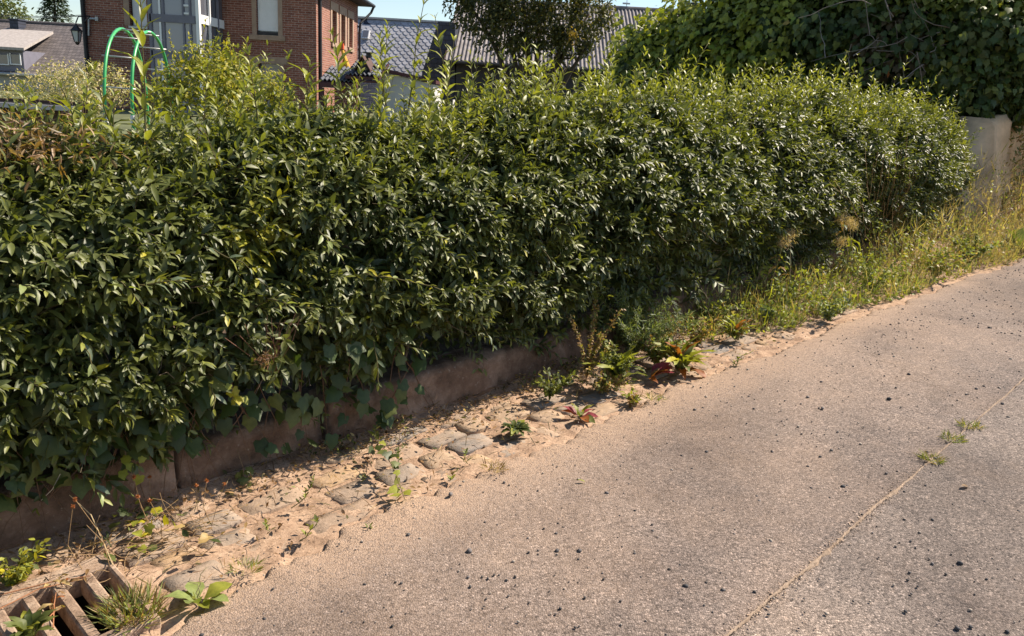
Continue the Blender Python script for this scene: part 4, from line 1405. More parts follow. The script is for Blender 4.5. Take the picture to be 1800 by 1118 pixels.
MB().hexa([(xa - .06, 36, zE - .25), (xa + .02, 36, zE - .25), (xa + .02, 42, ZRB - .25), (xa - .06, 42, ZRB - .25), (xa - .06, 36, zE + .02), (xa + .02, 36, zE + .02), (xa + .02, 42, ZRB + .02), (xa - .06, 42, ZRB + .02)]).build('verge_board', 'woodbrown', rf)
c0, c1 = PX(1209, 30, 41)[0], PX(1228, 30, 41)[0]
zc = PX(1218, 8.5, 41)[2]
MB().box(c0, c1, 40.8, 41.5, ZRB - 1.6, zc).box(c0 - .06, c1 + .06, 40.74, 41.56, zc + .002, zc + .08).build('chimney', 'darkslate', rf)
aa = PX(1102, 3, 42)
MB().tube([(aa[0], 42, ZRB), (aa[0], 42, aa[2] + .35)], .018, 5).box(aa[0] - .2, aa[0] + .16, 41.96, 42.04, aa[2] - .12, aa[2] - .05).build('aerial', 'greymetal', rf)

# ---- house far left
lh = thing('far_house', 'far house with grey tiled roof, dormer and white wall', 'house', (PX(40, 100, 48)[0], 52, gz(-20, 48)))
za_, zr_ = PX(60, 132, 46)[2], PX(60, 42, 52)[2]
xa, xb = PX(-260, 80, 48)[0], PX(190, 80, 50)[0]
rf = MB().hexa([(xa, 46, za_ - .1), (xb, 46, za_ - .1), (xb, 52, zr_ - .1), (xa, 52, zr_ - .1), (xa, 46, za_ + .05), (xb, 46, za_ + .05), (xb, 52, zr_ + .05), (xa, 52, zr_ + .05)]).build('roof', 'tileroof', lh)
MB().hexa([(xa, 52, zr_ - .1), (xb, 52, zr_ - .1), (xb, 58, za_ - .1), (xa, 58, za_ - .1), (xa, 52, zr_ + .05), (xb, 52, zr_ + .05), (xb, 58, za_ + .05), (xa, 58, za_ + .05)]).build('rear_roof', 'tileroof', lh)
MB().tube([(xa, 52, zr_ + .06), (xb, 52, zr_ + .06)], .12, 8).build('ridge_cap', 'tileroof', rf)
a_, b_ = rect(4, 146, 20, 165, 46.5)[:2]; zlo, zhi = rect(4, 146, 20, 165, 46.5)[2:]
mb = MB(); wall_with_holes(mb, xa + .3, xb - .3, -.5, za_ - .02, [(a_, b_, zlo, zhi)], 46.5, 46.8); mb.build('wall', 'render', lh)
wd = MB().box(a_ - .03, b_ + .03, 46.66, 46.7, zlo - .03, zhi + .03).build('window', 'glass', lh)
MB().box(a_, a_ + .07, 46.58, 46.655, zlo, zhi).box(b_ - .07, b_, 46.58, 46.655, zlo, zhi).box(a_ + .071, b_ - .071, 46.58, 46.655, zhi - .07, zhi).box(a_ + .071, b_ - .071, 46.58, 46.655, zlo, zlo + .07).build('frame', 'white', wd)
MB().tube([(xa, 45.9, za_ - .02), (xb, 45.9, za_ - .02)], .08, 8).build('gutter', 'greymetal', rf)
# dormer
dx0, dx1 = PX(-60, 100, 46.2)[0], PX(41, 100, 46.2)[0]
dz0, dz1 = PX(20, 126, 46.2)[2], PX(20, 88, 46.2)[2]
dm = MB().box(dx0, dx1, 46.2, 50.0, dz0, dz1).build('dormer', 'frame_grey', lh)
for x0, x1 in ((-8, 16), (18, 37)):
    r_ = rect(x0, 94, x1, 114, 46.15)
    MB().box(r_[0] + .06, r_[1] - .06, 46.14, 46.19, r_[2] + .06, r_[3] - .06).build('pane', 'glass', dm)
    MB().box(r_[0], r_[0] + .055, 46.1, 46.185, r_[2], r_[3]).box(r_[1] - .055, r_[1], 46.1, 46.185, r_[2], r_[3]).box(r_[0] + .056, r_[1] - .056, 46.1, 46.185, r_[2], r_[2] + .055).build('frame', 'white', dm)
zt_ = PX(40, 56, 50)[2]
drf = (xb - xa)
e0, e1 = PX(-80, 88, 45.8)[0], PX(42, 88, 45.8)[0]
f1 = PX(92, 56, 50.3)[0]
MB().hexa([(e0, 45.8, dz1), (e1, 45.8, dz1), (f1, 50.4, zt_), (e0, 50.4, zt_), (e0, 45.8, dz1 + .14), (e1, 45.8, dz1 + .14), (f1, 50.4, zt_ + .14), (e0, 50.4, zt_ + .14)]).build('dormer_roof', 'palecorr', dm)
r_ = rect(24, 36, 39, 50, 51)
MB().box(r_[0], r_[1], 50.6, 51.4, r_[2] - .6, r_[3]).box(r_[0] - .06, r_[1] + .06, 50.54, 51.46, r_[3] + .002, r_[3] + .08).build('chimney', 'darkslate', rf)
# overhead wires
for k, (y0, y1, yy) in enumerate(((22, 25, 40), (25, 26.5, 40.5))):
    a, b = PX(-30, y0, yy), PX(158, y1, 31)
    t = np.linspace(0, 1, 12)[:, None]
    o = MB().tube(a + (b - a) * t - np.array([0, 0, 1.0]) * .5 * t * (1 - t), .012, 4).build('overhead_wire', 'darkmetal')
    tag(o, ['upper thin overhead wire left of the brick house', 'lower thin overhead wire left of the brick house'][k], 'wire')

# ---- wooden fence in the garden, left
fe = thing('wooden_fence', 'dark brown board fence with a pale grey handrail, left in the garden', 'fence', (PX(60, 190, 8)[0], 8.2, gz(-4, 8)))
xa, xb = PX(-80, 190, 8)[0], PX(150, 190, 8.0)[0]
zt_ = PX(60, 174, 8)[2]
bw = .105
k = 0
x = xa
fb = MB().box(0, bw - .012, 8.0, 8.022, .0, 1.0)
me = fb.mesh('board'); me.materials.append(M['woodbrown'])
while x < xb:
    o = link('board', me, None, fe); o.location = Vector((x, .012 * (k % 2), .2)) - fe.location; o.scale = (1, 1, (zt_ - .2) - .01 * random.random())
    x += bw; k += 1
MB().box(xa, xb, 7.93, 7.995, PX(60, 181, 8)[2] - .035, PX(60, 181, 8)[2] + .0).build('rail', 'darkmetal', fe)
zz = PX(60, 187.5, 7.9)[2]
MB().box(xa, xb, 7.88, 7.925, zz - .022, zz + .022).build('handrail', 'woodgrey', fe)

# ---- green climbing arch
ca = thing('climbing_arch', 'green tubular climbing arch with thin metal rungs in the garden', 'climbing frame', (-5.9, 12.5, gz(-6, 12.5) + .2))
def hoop(pxn, pxf, pxt, ya, yb, ytop):
    xn = PX(pxn, 140, ya)[0]; xf = PX(pxf, 140, yb)[0]
    top = PX(pxt, ytop, (ya + yb) / 2)[2]
    z0 = .25
    pts = []
    for k in range(25):
        a = math.pi * k / 24
        y = (ya + yb) / 2 - (yb - ya) / 2 * math.copysign(abs(math.cos(a)) ** 1.0, math.cos(a))
        f_ = (1 - math.cos(a)) / 2
        zs_ = top - 1.25
        z = zs_ + 1.25 * math.sin(a) ** .8 if 0 < k < 24 else zs_
        pts.append((xn + (xf - xn) * f_, y, z))
    pts = [(pts[0][0], pts[0][1], z0)] + pts + [(pts[-1][0], pts[-1][1], z0)]
    return pts
hA_ = hoop(181, 256, 213, 11.4, 13.6, 51)
hB_ = hoop(229, 300, 260, 11.5, 13.7, 56)
for h_ in (hA_, hB_):
    t_ = MB().tube(h_, .023, 10).build('hoop', 'green', ca, smooth=True)
    for idx in (1,):
        p = np.array(h_[idx])
        MB().tube([p + (0, 0, -.06), p + (0, 0, .07)], .033, 10).build('joint_sleeve', 'white', t_)
for k in (3, 6, 9, 12, 15, 18, 21, 24):
    a, b = np.array(hA_[k]), np.array(hB_[k])
    e = unit(b - a) * .06
    MB().tube([a - e, b + e], .011, 6).build('rung', 'greymetal', ca, smooth=True)


# ================================================================== trees and shrubs behind
def blob_points(blobs, n, shell=.35, lumpy=.16):
    """points in the outer shell of a union of ellipsoids, with outward directions"""
    vol = np.array([b[3] ** 2 * (b[4] if len(b) > 4 else b[3]) ** .5 for b in blobs]); vol = vol / vol.sum()
    idx = rng.choice(len(blobs), n * 3, p=vol)
    C = np.array([b[:3] for b in blobs])[idx]; Rr = np.array([[b[3], b[3], (b[4] if len(b) > 4 else b[3])] for b in blobs])[idx]
    d = unit(rng.normal(size=(n * 3, 3)))
    r = 1 - shell * rng.random(n * 3) ** 1.2 + .06 * rng.normal(size=n * 3)
    lump = 1 + lumpy * np.sin(d[:, 0] * 7 + C[:, 0] * 3) * np.sin(d[:, 1] * 6 + 2) * np.sin(d[:, 2] * 8 + C[:, 1])
    P = C + d * Rr * (r * lump)[:, None]
    inside = np.zeros(len(P), bool)
    for k, b in enumerate(blobs):
        rr = np.array([b[3], b[3], (b[4] if len(b) > 4 else b[3])])
        inside |= (np.linalg.norm((P - np.array(b[:3])) / rr, axis=1) < .68) & (idx != k)
    P, d = P[~inside][:n], d[~inside][:n]
    return P, d


def crown(root, blobs, n, tpl, ll, cols, shell=.5, up=.5, droop=.3, mat='weed', name='crown', wsc=(1, 1.3)):
    P, d = blob_points(blobs, n, shell)
    m = len(P)
    a = unit(d * .5 + rng.normal(size=(m, 3)) * .7 - np.array([0, 0, droop]))
    nm_ = d * .6 + np.array([0, 0, up]) + rng.normal(size=(m, 3)) * .45
    cc = np.array(cols)[rng.integers(0, len(cols), m)] * rng.uniform(.75, 1.25, (m, 1))
    return leaf_cloud(name, tpl, P, a, nm_, rng.uniform(ll * .7, ll * 1.25, m), rng.uniform(*wsc, m), cc, mat, root)


def limbs(root, base, blobs, r0, name='trunk', forks=2, col=(.09, .065, .045)):
    mb = MB()
    base = np.asarray(base, float)
    for b in blobs:
        c_ = np.array(b[:3])
        t = np.linspace(0, 1, 7)[:, None]
        mid = base + (c_ - base) * np.array([.35, .35, .6]) 
        pth = (1 - t) ** 2 * base + 2 * t * (1 - t) * mid + t * t * c_
        pth = pth + np.cumsum(rng.normal(0, .03, (7, 3)), 0) * np.array([[0], [1], [1], [1], [1], [1], [1]])
        mb.tube(pth, np.linspace(r0, r0 * .22, 7), 6, col)
        for _ in range(forks):
            k = rng.integers(3, 6)
            e = pth[k] + unit(rng.normal(size=3) + (0, 0, .4)) * b[3] * .9
            mb.tube([pth[k], (pth[k] + e) / 2 + rng.normal(0, .05, 3), e], [r0 * .3, r0 * .18, r0 * .06], 5, col)
    return mb.build(name, 'stem', root, smooth=True)


# yellow green shrub in front of the brick house
def blobs_px(L):
    out = []
    for (x, y, Y, r, *rz) in L:
        p = PX(x, y, Y)
        out.append((p[0], p[1], p[2], r * Y / F, *(v * Y / F for v in rz)))
    return out


bl = blobs_px([(345, 125, 11.5, 46), (395, 120, 11.8, 46), (440, 150, 11.6, 46), (315, 150, 11.3, 42), (480, 165, 11.6, 38), (390, 165, 11.2, 60), (290, 175, 11.5, 40)])
yb = thing('garden_shrub', 'yellow green leafy shrub behind the hedge before the brick house', 'shrub', (bl[5][0], 11.6, gz(bl[5][0], 11.6) + .22))
crown(yb, bl, 6200, 'small', .062, [(.24, .25, .035), (.30, .30, .04), (.14, .16, .03), (.38, .33, .045)], shell=.9)
limbs(yb, (bl[5][0], 11.6, .3), bl, .035)
for (x0, y0, x1, y1) in ((312, 110, 296, 52), (350, 95, 362, 35), (340, 100, 332, 62), (405, 90, 400, 62), (372, 90, 386, 55), (420, 110, 432, 80)):
    a, b = PX(x0, y0, 11.4), PX(x1, y1, 11.4)
    st = MB().tube([a, (a + b) / 2 + rng.normal(0, .02, 3), b], [.007, .005, .002], 5, (.14, .11, .05)).build('twig', 'stem', yb)
    for k in range(14):
        t = .1 + .9 * k / 13
        leaf_obj(st, 'small', random.choice(('young', 'lime', 'yellow')), 'weed', a + (b - a) * t, unit(rng.normal(size=3) + (0, 0, .7)), (0, 0, 1.0), .055)

bl = blobs_px([(60, 165, 12, 40), (105, 150, 12.2, 42), (150, 148, 12.2, 40), (195, 150, 12.4, 38), (170, 130, 12.4, 22), (20, 178, 12, 30), (130, 170, 11.8, 50)])
db = thing('pale_shrub', 'pale straw coloured shrub with faded blossom left of the climbing arch', 'shrub', (bl[6][0], 12.1, gz(bl[6][0], 12) + .22))
crown(db, bl, 6500, 'small', .040, [(.52, .44, .29), (.44, .39, .22), (.28, .29, .13), (.58, .50, .36)], shell=.6)
limbs(db, (bl[6][0], 12.1, .3), bl, .03)

# olive coloured tree before the barn
bl = blobs_px([(880, 20, 17.5, 70), (950, 0, 18, 80), (830, 0, 17.5, 50), (1010, 15, 18, 60), (905, 65, 17.6, 42), (985, 62, 17.8, 48), (1050, 25, 18, 38), (920, -70, 18, 110), (1030, 75, 17.6, 26)])
tr = thing('garden_tree', 'dark olive leaved garden tree in front of the corrugated roof', 'tree', (PX(940, 170, 18)[0], 18, gz(.5, 18) + .22))
crown(tr, bl, 22000, 'small', .082, [(.050, .055, .020), (.075, .075, .022), (.035, .045, .018), (.12, .105, .03)], shell=.85)
limbs(tr, (PX(935, 170, 18)[0], 18, .3), bl, .10, forks=4, col=(.06, .045, .035))
P, d = blob_points(blobs_px([(1008, 62, 17.2, 16)]), 45, .9)
leaf_cloud('yellowed_leaves', 'small', P, unit(rng.normal(size=(len(P), 3))), rng.normal(size=(len(P), 3)) + (0, 0, .8), rng.uniform(.06, .1, len(P)), rng.uniform(1, 1.3, len(P)), np.tile([(.30, .20, .04)], (len(P), 1)) * rng.uniform(.5, 1.2, (len(P), 1)), 'weed', tr)

# far trees on the left skyline
def far_tree(name, label, px, py, Y, r, cols, n=2600, rz=None):
    bl = blobs_px([(px, py, Y, r), (px - r * .6, py + r * .35, Y, r * .7), (px + r * .6, py + r * .4, Y + 1, r * .7)])
    t = thing(name, label, 'tree', (bl[0][0], Y, gz(bl[0][0], Y)))
    crown(t, bl, n, 'small', .30, cols, shell=.6)
    limbs(t, (bl[0][0], Y, gz(bl[0][0], Y)), bl, .3)
    return t
far_tree('leafy_tree', 'pale green round tree above the far house, top left corner', 2, 28, 70, 42, [(.11, .14, .05), (.16, .17, .07), (.07, .10, .04)])
cf = thing('conifer_tree', 'dark spruce standing on the skyline behind the far house', 'tree', (PX(97, 40, 75)[0], 75, gz(-40, 75)))
base = PX(97, 52, 75); topc = PX(95, -40, 75)
P, A = [], []
for k in range(3400):
    t = rng.random() ** .7
    rr = (1 - t) * 1.9 + .15
    rr *= .55 + .45 * abs(math.sin(t * 38))
    an_ = rng.uniform(0, 6.28); q_ = rng.random() ** .6 * rr
    P.append(base + (topc - base) * t + np.array([math.cos(an_) * q_, math.sin(an_) * q_, -.22 * q_]))
    A.append((math.cos(an_), math.sin(an_), -.35))
P = np.array(P); A = unit(np.array(A) + rng.normal(0, .25, (len(P), 3)))
leaf_cloud('crown', 'small', P, A, rng.normal(size=(len(P), 3)) * .5 + (0, 0, 1), rng.uniform(.22, .42, len(P)), rng.uniform(.5, .8, len(P)), np.array([(.035, .055, .03)]) * rng.uniform(.6, 1.5, (len(P), 1)), 'weed', cf)
MB().tube([(base[0], 75, -.5), base, topc], [.28, .18, .02], 6, (.07, .05, .04)).build('trunk', 'stem', cf)

# ================================================================== ivy mass and plastered wall at the far end of the hedge
gw = thing('garden_wall', 'old plastered garden wall end beyond the hedge', 'wall', W(12.8, -.2, 0))
mb = MB()
site_prism(mb, 11.35, 17.0, [(.02, -.2), (.02, .5), (.015, .9), (.0, 1.25), (-.05, 1.30), (-.36, 1.30), (-.38, -.2)], .2, .02, 3.1)
mb.build('wall_body', 'plaster', gw, smooth=True)
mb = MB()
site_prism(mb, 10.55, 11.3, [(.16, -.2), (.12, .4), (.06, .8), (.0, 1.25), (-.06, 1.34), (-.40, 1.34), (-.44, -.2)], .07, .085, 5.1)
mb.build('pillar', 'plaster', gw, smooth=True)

bl = blobs_px([(1150, 120, 14.0, 85), (1120, 165, 14.2, 70), (1225, 95, 13.5, 95), (1200, 160, 13.5, 80), (1310, 75, 12.9, 120), (1300, 160, 12.8, 80), (1405, 60, 12.3, 130), (1400, 160, 12.1, 90),
               (1510, 50, 11.8, 140), (1500, 160, 11.6, 85), (1610, 50, 11.3, 140), (1600, 150, 11.1, 85), (1700, 60, 10.9, 125), (1680, 130, 10.7, 75), (1790, 55, 10.9, 115), (1760, 120, 10.6, 72), (1640, 165, 10.7, 60), (1830, 110, 10.7, 80),
               (1720, 172, 10.5, 52), (1795, 165, 10.6, 62), (1860, 40, 11.2, 120), (1450, -60, 12.4, 120), (1600, -70, 11.8, 120)])
iv = thing('ivy_thicket', 'tall dark ivy thicket overgrowing the wall at the hedge end', 'ivy', (*W(11.0, -1.2)[:2], float(W(11.0, -1.2)[2])))
P, d = blob_points(bl, 32000, .30, .30)
m = len(P)
a = unit(d * .45 + rng.normal(size=(m, 3)) * .45 - np.array([0, 0, .75]))
nm_ = d * .9 + np.array([0, 0, .45]) + rng.normal(size=(m, 3)) * .33
cc = np.array([CLR['ivyd'], CLR['dark'], CLR['mid'], (.06, .095, .025)])[rng.integers(0, 4, m)] * rng.uniform(.9, 1.4, (m, 1))
yl = (P[:, 0] < 3.5)
cc[yl] = np.array([CLR['mid'], CLR['young'], (.16, .21, .03), CLR['young']])[rng.integers(0, 4, yl.sum())] * rng.uniform(.9, 1.35, (yl.sum(), 1))  # left part in brighter greens, its sunlit look put into the colour
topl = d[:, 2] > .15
cc[topl] = cc[topl] * .75 + np.array(CLR['young']) * .38  # upper leaves lightened: light from above put into the colour
cc[rng.random(m) < .004] = (.35, .24, .05)
# browned patch
pb = PX(1565, 85, 10.6)
br = np.linalg.norm((P - pb) * np.array([1, .35, 1]), axis=1) < .42
cc[br] = np.where(rng.random((br.sum(), 1)) < .6, np.array([(.10, .075, .04)]), cc[br])
dist = np.linalg.norm(P - np.array([0, 0, EYE]), axis=1)
face = -np.sum(d * unit(P - np.array([0, 0, EYE])), 1)
uu = np.array([(lambda q: (900 + F * q.x / -q.z, 559 - F * q.y / -q.z))(CAMROT.inverted() @ Vector((p[0], p[1], p[2] - EYE))) for p in P])
score = dist - 2.5 * np.clip(face, -1, 1) + 100 * ((uu[:, 0] > 1800) | (uu[:, 1] < 0) | (uu[:, 1] > 200))
order = np.argsort(score)
big = order[:170]
rest = order[170:]
ln_ = rng.uniform(.06, .105, m)
names = {0: 'ivyd', 1: 'dark', 2: 'mid'}
for k in big:
    leaf_obj(iv, random.choice(('ivy0', 'ivy1', 'ivy2')), random.choice(('ivyd', 'ivyd', 'dark', 'dark', 'mid')), 'ivy', P[k], a[k], nm_[k], ln_[k] * 1.1)
parts = []
for j, tpl in enumerate(('ivy0', 'ivy1', 'ivy2')):
    r_ = rest[j::3]
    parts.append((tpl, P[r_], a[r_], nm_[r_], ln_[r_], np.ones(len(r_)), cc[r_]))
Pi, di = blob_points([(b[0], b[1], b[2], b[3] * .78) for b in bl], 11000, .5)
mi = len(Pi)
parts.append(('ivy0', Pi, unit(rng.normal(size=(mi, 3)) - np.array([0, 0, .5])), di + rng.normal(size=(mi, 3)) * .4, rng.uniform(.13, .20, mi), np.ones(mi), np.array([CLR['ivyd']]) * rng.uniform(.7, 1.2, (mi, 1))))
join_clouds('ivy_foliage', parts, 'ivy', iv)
# bare grey vines
nb = 30
Pv = np.zeros((nb, 7, 3))
for k in range(nb):
    x, y = rng.normal(1600, 70), rng.normal(75, 42)
    p = PX(x, y, 10.25 + rng.uniform(-.1, .4)); dr = unit(rng.normal(size=3) * np.array([1, .3, .7])) * rng.uniform(.10, .2)
    for q_ in range(7):
        Pv[k, q_] = p
        dr = dr + rng.normal(0, .035, 3); p = p + dr * .7
stems_mesh('bare_vines', Pv, .007, .003, (.20, .165, .14), 'stem', iv, sides=4)
for (x, y, Y) in ((1180, 175, 13.6), (1330, 180, 12.8), (1480, 180, 11.9), (1620, 170, 11.3)):
    p = PX(x, y, Y); t_ = PX(x + 15, y - 150, Y + .1)
    MB().tube([(p[0], Y, gz(p[0], Y)), p + rng.normal(0, .06, 3), t_], [.08, .06, .025], 7, (.12, .09, .07)).build('trunk', 'stem', iv, smooth=True)
# two bright leaves and one orange one in front of the dark
for x, y, c_ in ((1316, 73, 'lime'), (1515, 118, 'young'), (1560, 122, 'rust'), (1512, 102, 'young'), (1792, 88, 'lime'), (1780, 130, 'young'), (1770, 100, 'young'), (1790, 110, 'lime'), (1720, 140, 'pale')):
    leaf_obj(iv, 'ivy1', c_, 'ivy', PX(x, y, 10.4 if x > 1400 else 11.4), -DV * .2 + np.array([.2, -.1, -.6]), np.array([.5, -.6, .5]), .11)

# brown green creeper covering the wall face beyond the pillar
cr = thing('wall_creeper', 'browning creeper covering the sunny garden wall face at the right edge', 'creeper', W(13.2, .15, 0))
m = 6500
s_ = rng.uniform(10.9, 15.5, m); h_ = rng.uniform(.0, 2.0, m) ** 1.0
keep = s_ > 10.95 + .55 * (h_ - .5) + .3 * np.sin(h_ * 4) + .22 * rng.normal(size=m)
s_, h_ = s_[keep], h_[keep]; m = len(s_)
pos = W(s_, .10 + .20 * rng.random(m) + .08 * swave(s_, h_, 5, 3), h_)
cc = np.array([(.22, .14, .05), (.30, .17, .07), (.14, .15, .035), (.10, .12, .03), (.26, .22, .06)])[rng.integers(0, 5, m)] * rng.uniform(.7, 1.2, (m, 1))
leaf_cloud('foliage', 'small', pos, unit(rng.normal(size=(m, 3)) * .6 - np.array([0, 0, .6]) + NV * .3), NV + np.array([0, 0, .6]) + rng.normal(size=(m, 3)) * .4, rng.uniform(.035, .07, m), rng.uniform(.9, 1.3, m), cc, 'weed', cr)
nb = 120
Pv = np.zeros((nb, 5, 3)); sb = rng.uniform(11.8, 15.2, nb); hb = rng.uniform(.1, 1.6, nb)
for k in range(5):
    Pv[:, k] = W(sb + .1 * k * rng.normal(0, 1, nb), .10 + .15 * rng.random(nb), hb + .1 * k)
stems_mesh('creeper_stems', Pv, .004, .002, (.22, .14, .08), 'stem', cr)

# ================================================================== plants, litter and stones along the gutter
UP = np.array([0, 0, 1.0])


def plant(name, label, cat, px, py, group=None):
    g = G(px, py)
    return thing(name, label, cat, g, group), g


def rosette(root, g, n, tpl, clrs, L, el=(15, 60), wsc=1.0, mat='weed', az=None, name='leaf'):
    for k in range(n):
        a = (k * 2.4 + rng.uniform(-.4, .4)) if az is None else rng.uniform(*az)
        e = R(rng.uniform(*el))
        axv = np.array([math.cos(a) * math.cos(e), math.sin(a) * math.cos(e), math.sin(e)])
        nv = np.array([-math.cos(a) * math.sin(e), -math.sin(a) * math.sin(e), math.cos(e)]) + rng.normal(size=3) * .18
        c_ = clrs[k % len(clrs)] if isinstance(clrs, tuple) else clrs
        leaf_obj(root, tpl, c_, mat, g + np.array([math.cos(a), math.sin(a), 0]) * .012 + UP * .008, axv, nv, L * rng.uniform(.7, 1.15), wsc * rng.uniform(.85, 1.15), name)


def stalk(root, g, h, lean, nl, tpl, clrs, L, rad=.003, col=(.16, .17, .06), start=.1, al=(35, 70), mat='weed', wig=.01, taper=.5):
    t = np.linspace(0, 1, 7)[:, None]
    pth = g + UP * h * t + np.asarray(lean) * (t ** 1.6) + np.concatenate([[np.zeros(3)], np.cumsum(rng.normal(0, wig, (6, 3)), 0)]) * np.array([1, 1, .3])
    st = MB().tube(pth, np.linspace(rad, rad * .4, 7), 5, col).build('stem', 'stem', root, smooth=True)
    for k in range(nl):
        tk = start + (1 - start) * (k + .5) / nl
        p = np.array([np.interp(tk, t[:, 0], pth[:, i]) for i in range(3)])
        a = k * 2.4 + rng.uniform(-.5, .5); e = R(90 - rng.uniform(*al))
        axv = np.array([math.cos(a) * math.cos(e), math.sin(a) * math.cos(e), math.sin(e)])
        nv = UP + rng.normal(size=3) * .25 - .3 * axv
        leaf_obj(st, tpl, random.choice(clrs), mat, p, axv, nv, L * rng.uniform(.75, 1.2) * (1 - taper * tk))
    return st


def tuft(root, g, n, L, clrs, spread=.03, lean=.6, name='blades', mat='weed'):
    ang = rng.uniform(0, 6.28, n); r = spread * np.sqrt(rng.random(n))
    pos = g + np.stack([np.cos(ang) * r, np.sin(ang) * r, np.zeros(n)], -1)
    a2 = ang + rng.normal(0, .8, n)
    axv = unit(np.stack([np.cos(a2) * lean * rng.random(n), np.sin(a2) * lean * rng.random(n), rng.uniform(.35, 1, n)], -1))
    nv = rng.normal(size=(n, 3)) + UP * .6
    cc = np.array([CLR[c_] for c_ in clrs])[rng.integers(0, len(clrs), n)] * rng.uniform(.75, 1.2, (n, 1))
    return leaf_cloud(name, 'blade', pos, axv, nv, rng.uniform(.5, 1.15, n) * L, rng.uniform(.8, 1.4, n) * max(1, .07 / L), cc, mat, root)


def bush(root, g, h, r, n, tpl, clrs, L, stems=9, name='foliage', stemcol=(.16, .15, .06), wsc=(1, 1.3), up=.8):
    """many thin stems with small leaves, joined"""
    ang = rng.uniform(0, 6.28, stems); q = np.sqrt(rng.random(stems))
    tips = g + np.stack([np.cos(ang) * r * q, np.sin(ang) * r * q, h * rng.uniform(.55, 1.05, stems)], -1)
    t = np.linspace(0, 1, 5)[None, :, None]
    pth = g + (tips - g)[:, None, :] * np.concatenate([t ** 1.3, t ** 1.3, t ** .8], -1)
    stems_mesh('stems', pth, .0025, .001, stemcol, 'stem', root)
    k = rng.integers(0, stems, n); tk = rng.uniform(.08, 1.0, n)
    pos = g + (tips[k] - g) * np.stack([tk ** 1.3, tk ** 1.3, tk ** .8], -1) + rng.normal(0, .006, (n, 3))
    pos[:, 2] = np.maximum(pos[:, 2], g[2] + .004)
    axv = unit(np.stack([np.cos(ang[k]), np.sin(ang[k]), np.full(n, .25)], -1) * .5 + rng.normal(size=(n, 3)) * .6)
    cc = np.array([CLR[c_] for c_ in clrs])[rng.integers(0, len(clrs), n)] * rng.uniform(.75, 1.25, (n, 1))
    return leaf_cloud(name, tpl, pos, axv, UP * up + rng.normal(size=(n, 3)) * .4, rng.uniform(.65, 1.2, n) * L, rng.uniform(*wsc, n), cc, 'weed', root)


def to_cam(g):
    v = np.array([0, 0, 0.0]) - np.array([g[0], g[1], 0]); return unit(v)


# docks
rt, g = plant('dock_plant', 'dock with broad red and green leaves flat on the gutter stones', 'weed', 1018, 735)
rosette(rt, g, 6, 'broad', ('red', 'red', 'rust', 'red', 'rust', 'mid'), .095, (6, 26), .75)
rosette(rt, g, 3, 'dock', ('lime', 'young', 'mid'), .10, (30, 60), 1.0)
rt, g = plant('dock_plant', 'large dock with yellow green upright leaves at the gutter edge', 'weed', 1195, 655)
rosette(rt, g, 26, 'dock', ('young', 'lime', 'young', 'mid', 'young', 'rust', 'yellow'), .21, (25, 80), .7)
rosette(rt, g, 7, 'dock', ('straw', 'dry', 'rust'), .17, (0, 20), .9)
rt, g = plant('dock_plant', 'dock with one curled dark red leaf beside the large green dock', 'weed', 1140, 668)
rosette(rt, g, 4, 'broad', ('red', 'red', 'rust'), .13, (18, 42), .8, az=(-.6, .9))
rosette(rt, g, 5, 'dock', ('dry', 'mid', 'rust'), .11, (10, 50), 1.0)
rt, g = plant('weed_clump', 'yellow green spiky weed clump above the dry gutter sand', 'weed', 1292, 598)
rosette(rt, g, 26, 'dock', ('young', 'lime', 'mid', 'rust', 'young'), .15, (25, 80), .55)
bush(rt, g, .12, .12, 240, 'small', ('mid', 'young', 'dry'), .022)
rt, g = plant('green_weed', 'leafy bright green weed growing in front of the grey mugwort', 'weed', 1085, 680)
rosette(rt, g, 16, 'dock', ('young', 'mid', 'lime', 'mid'), .22, (35, 80), .7)
bush(rt, g, .27, .17, 900, 'small', ('mid', 'young', 'mid'), .026)
rt, g = plant('mugwort', 'feathery grey green mugwort at the wall foot', 'weed', 1110, 628)
bush(rt, g, .46, .40, 4200, 'feather', ('grey', 'pale', 'mid', 'grey'), .042, 22)
rt, g = plant('dry_weed', 'tall dry brown seeding stalk beside the green weeds', 'weed', 1030, 668)
bush(rt, g, .42, .17, 1300, 'small', ('dry', 'straw', 'young', 'dry'), .018, 8, stemcol=(.25, .16, .08))
rt, g = plant('dark_weed', 'small dark green leafy weed on bare sand in the gutter', 'weed', 905, 762)
rosette(rt, g, 22, 'dock', ('mid', 'dark', 'mid', 'young'), .075, (10, 60), 1.25)
bush(rt, g, .05, .07, 120, 'small', ('mid', 'grey'), .018)
rt, g = plant('sprig', 'thin green sprig leaning over the asphalt edge', 'weed', 1292, 648)
stalk(rt, g, .09, np.array([.12, .05, 0]), 16, 'small', ('young', 'mid'), .032)
stalk(rt, g, .05, np.array([.07, .0, 0]), 9, 'small', ('young', 'mid'), .028)
rt, g = plant('plantain', 'pale green broad leaved plantain beside the drain', 'weed', 350, 1062)
rosette(rt, g, 7, 'broad', ('pale', 'young', 'pale', 'lime'), .085, (8, 40), 1.0)
for k in range(2):
    stalk(rt, g, .09, np.array([.03 * (k * 2 - 1), .01, 0]), 0, 'small', ('mid',), .02, .0022, (.20, .18, .08))
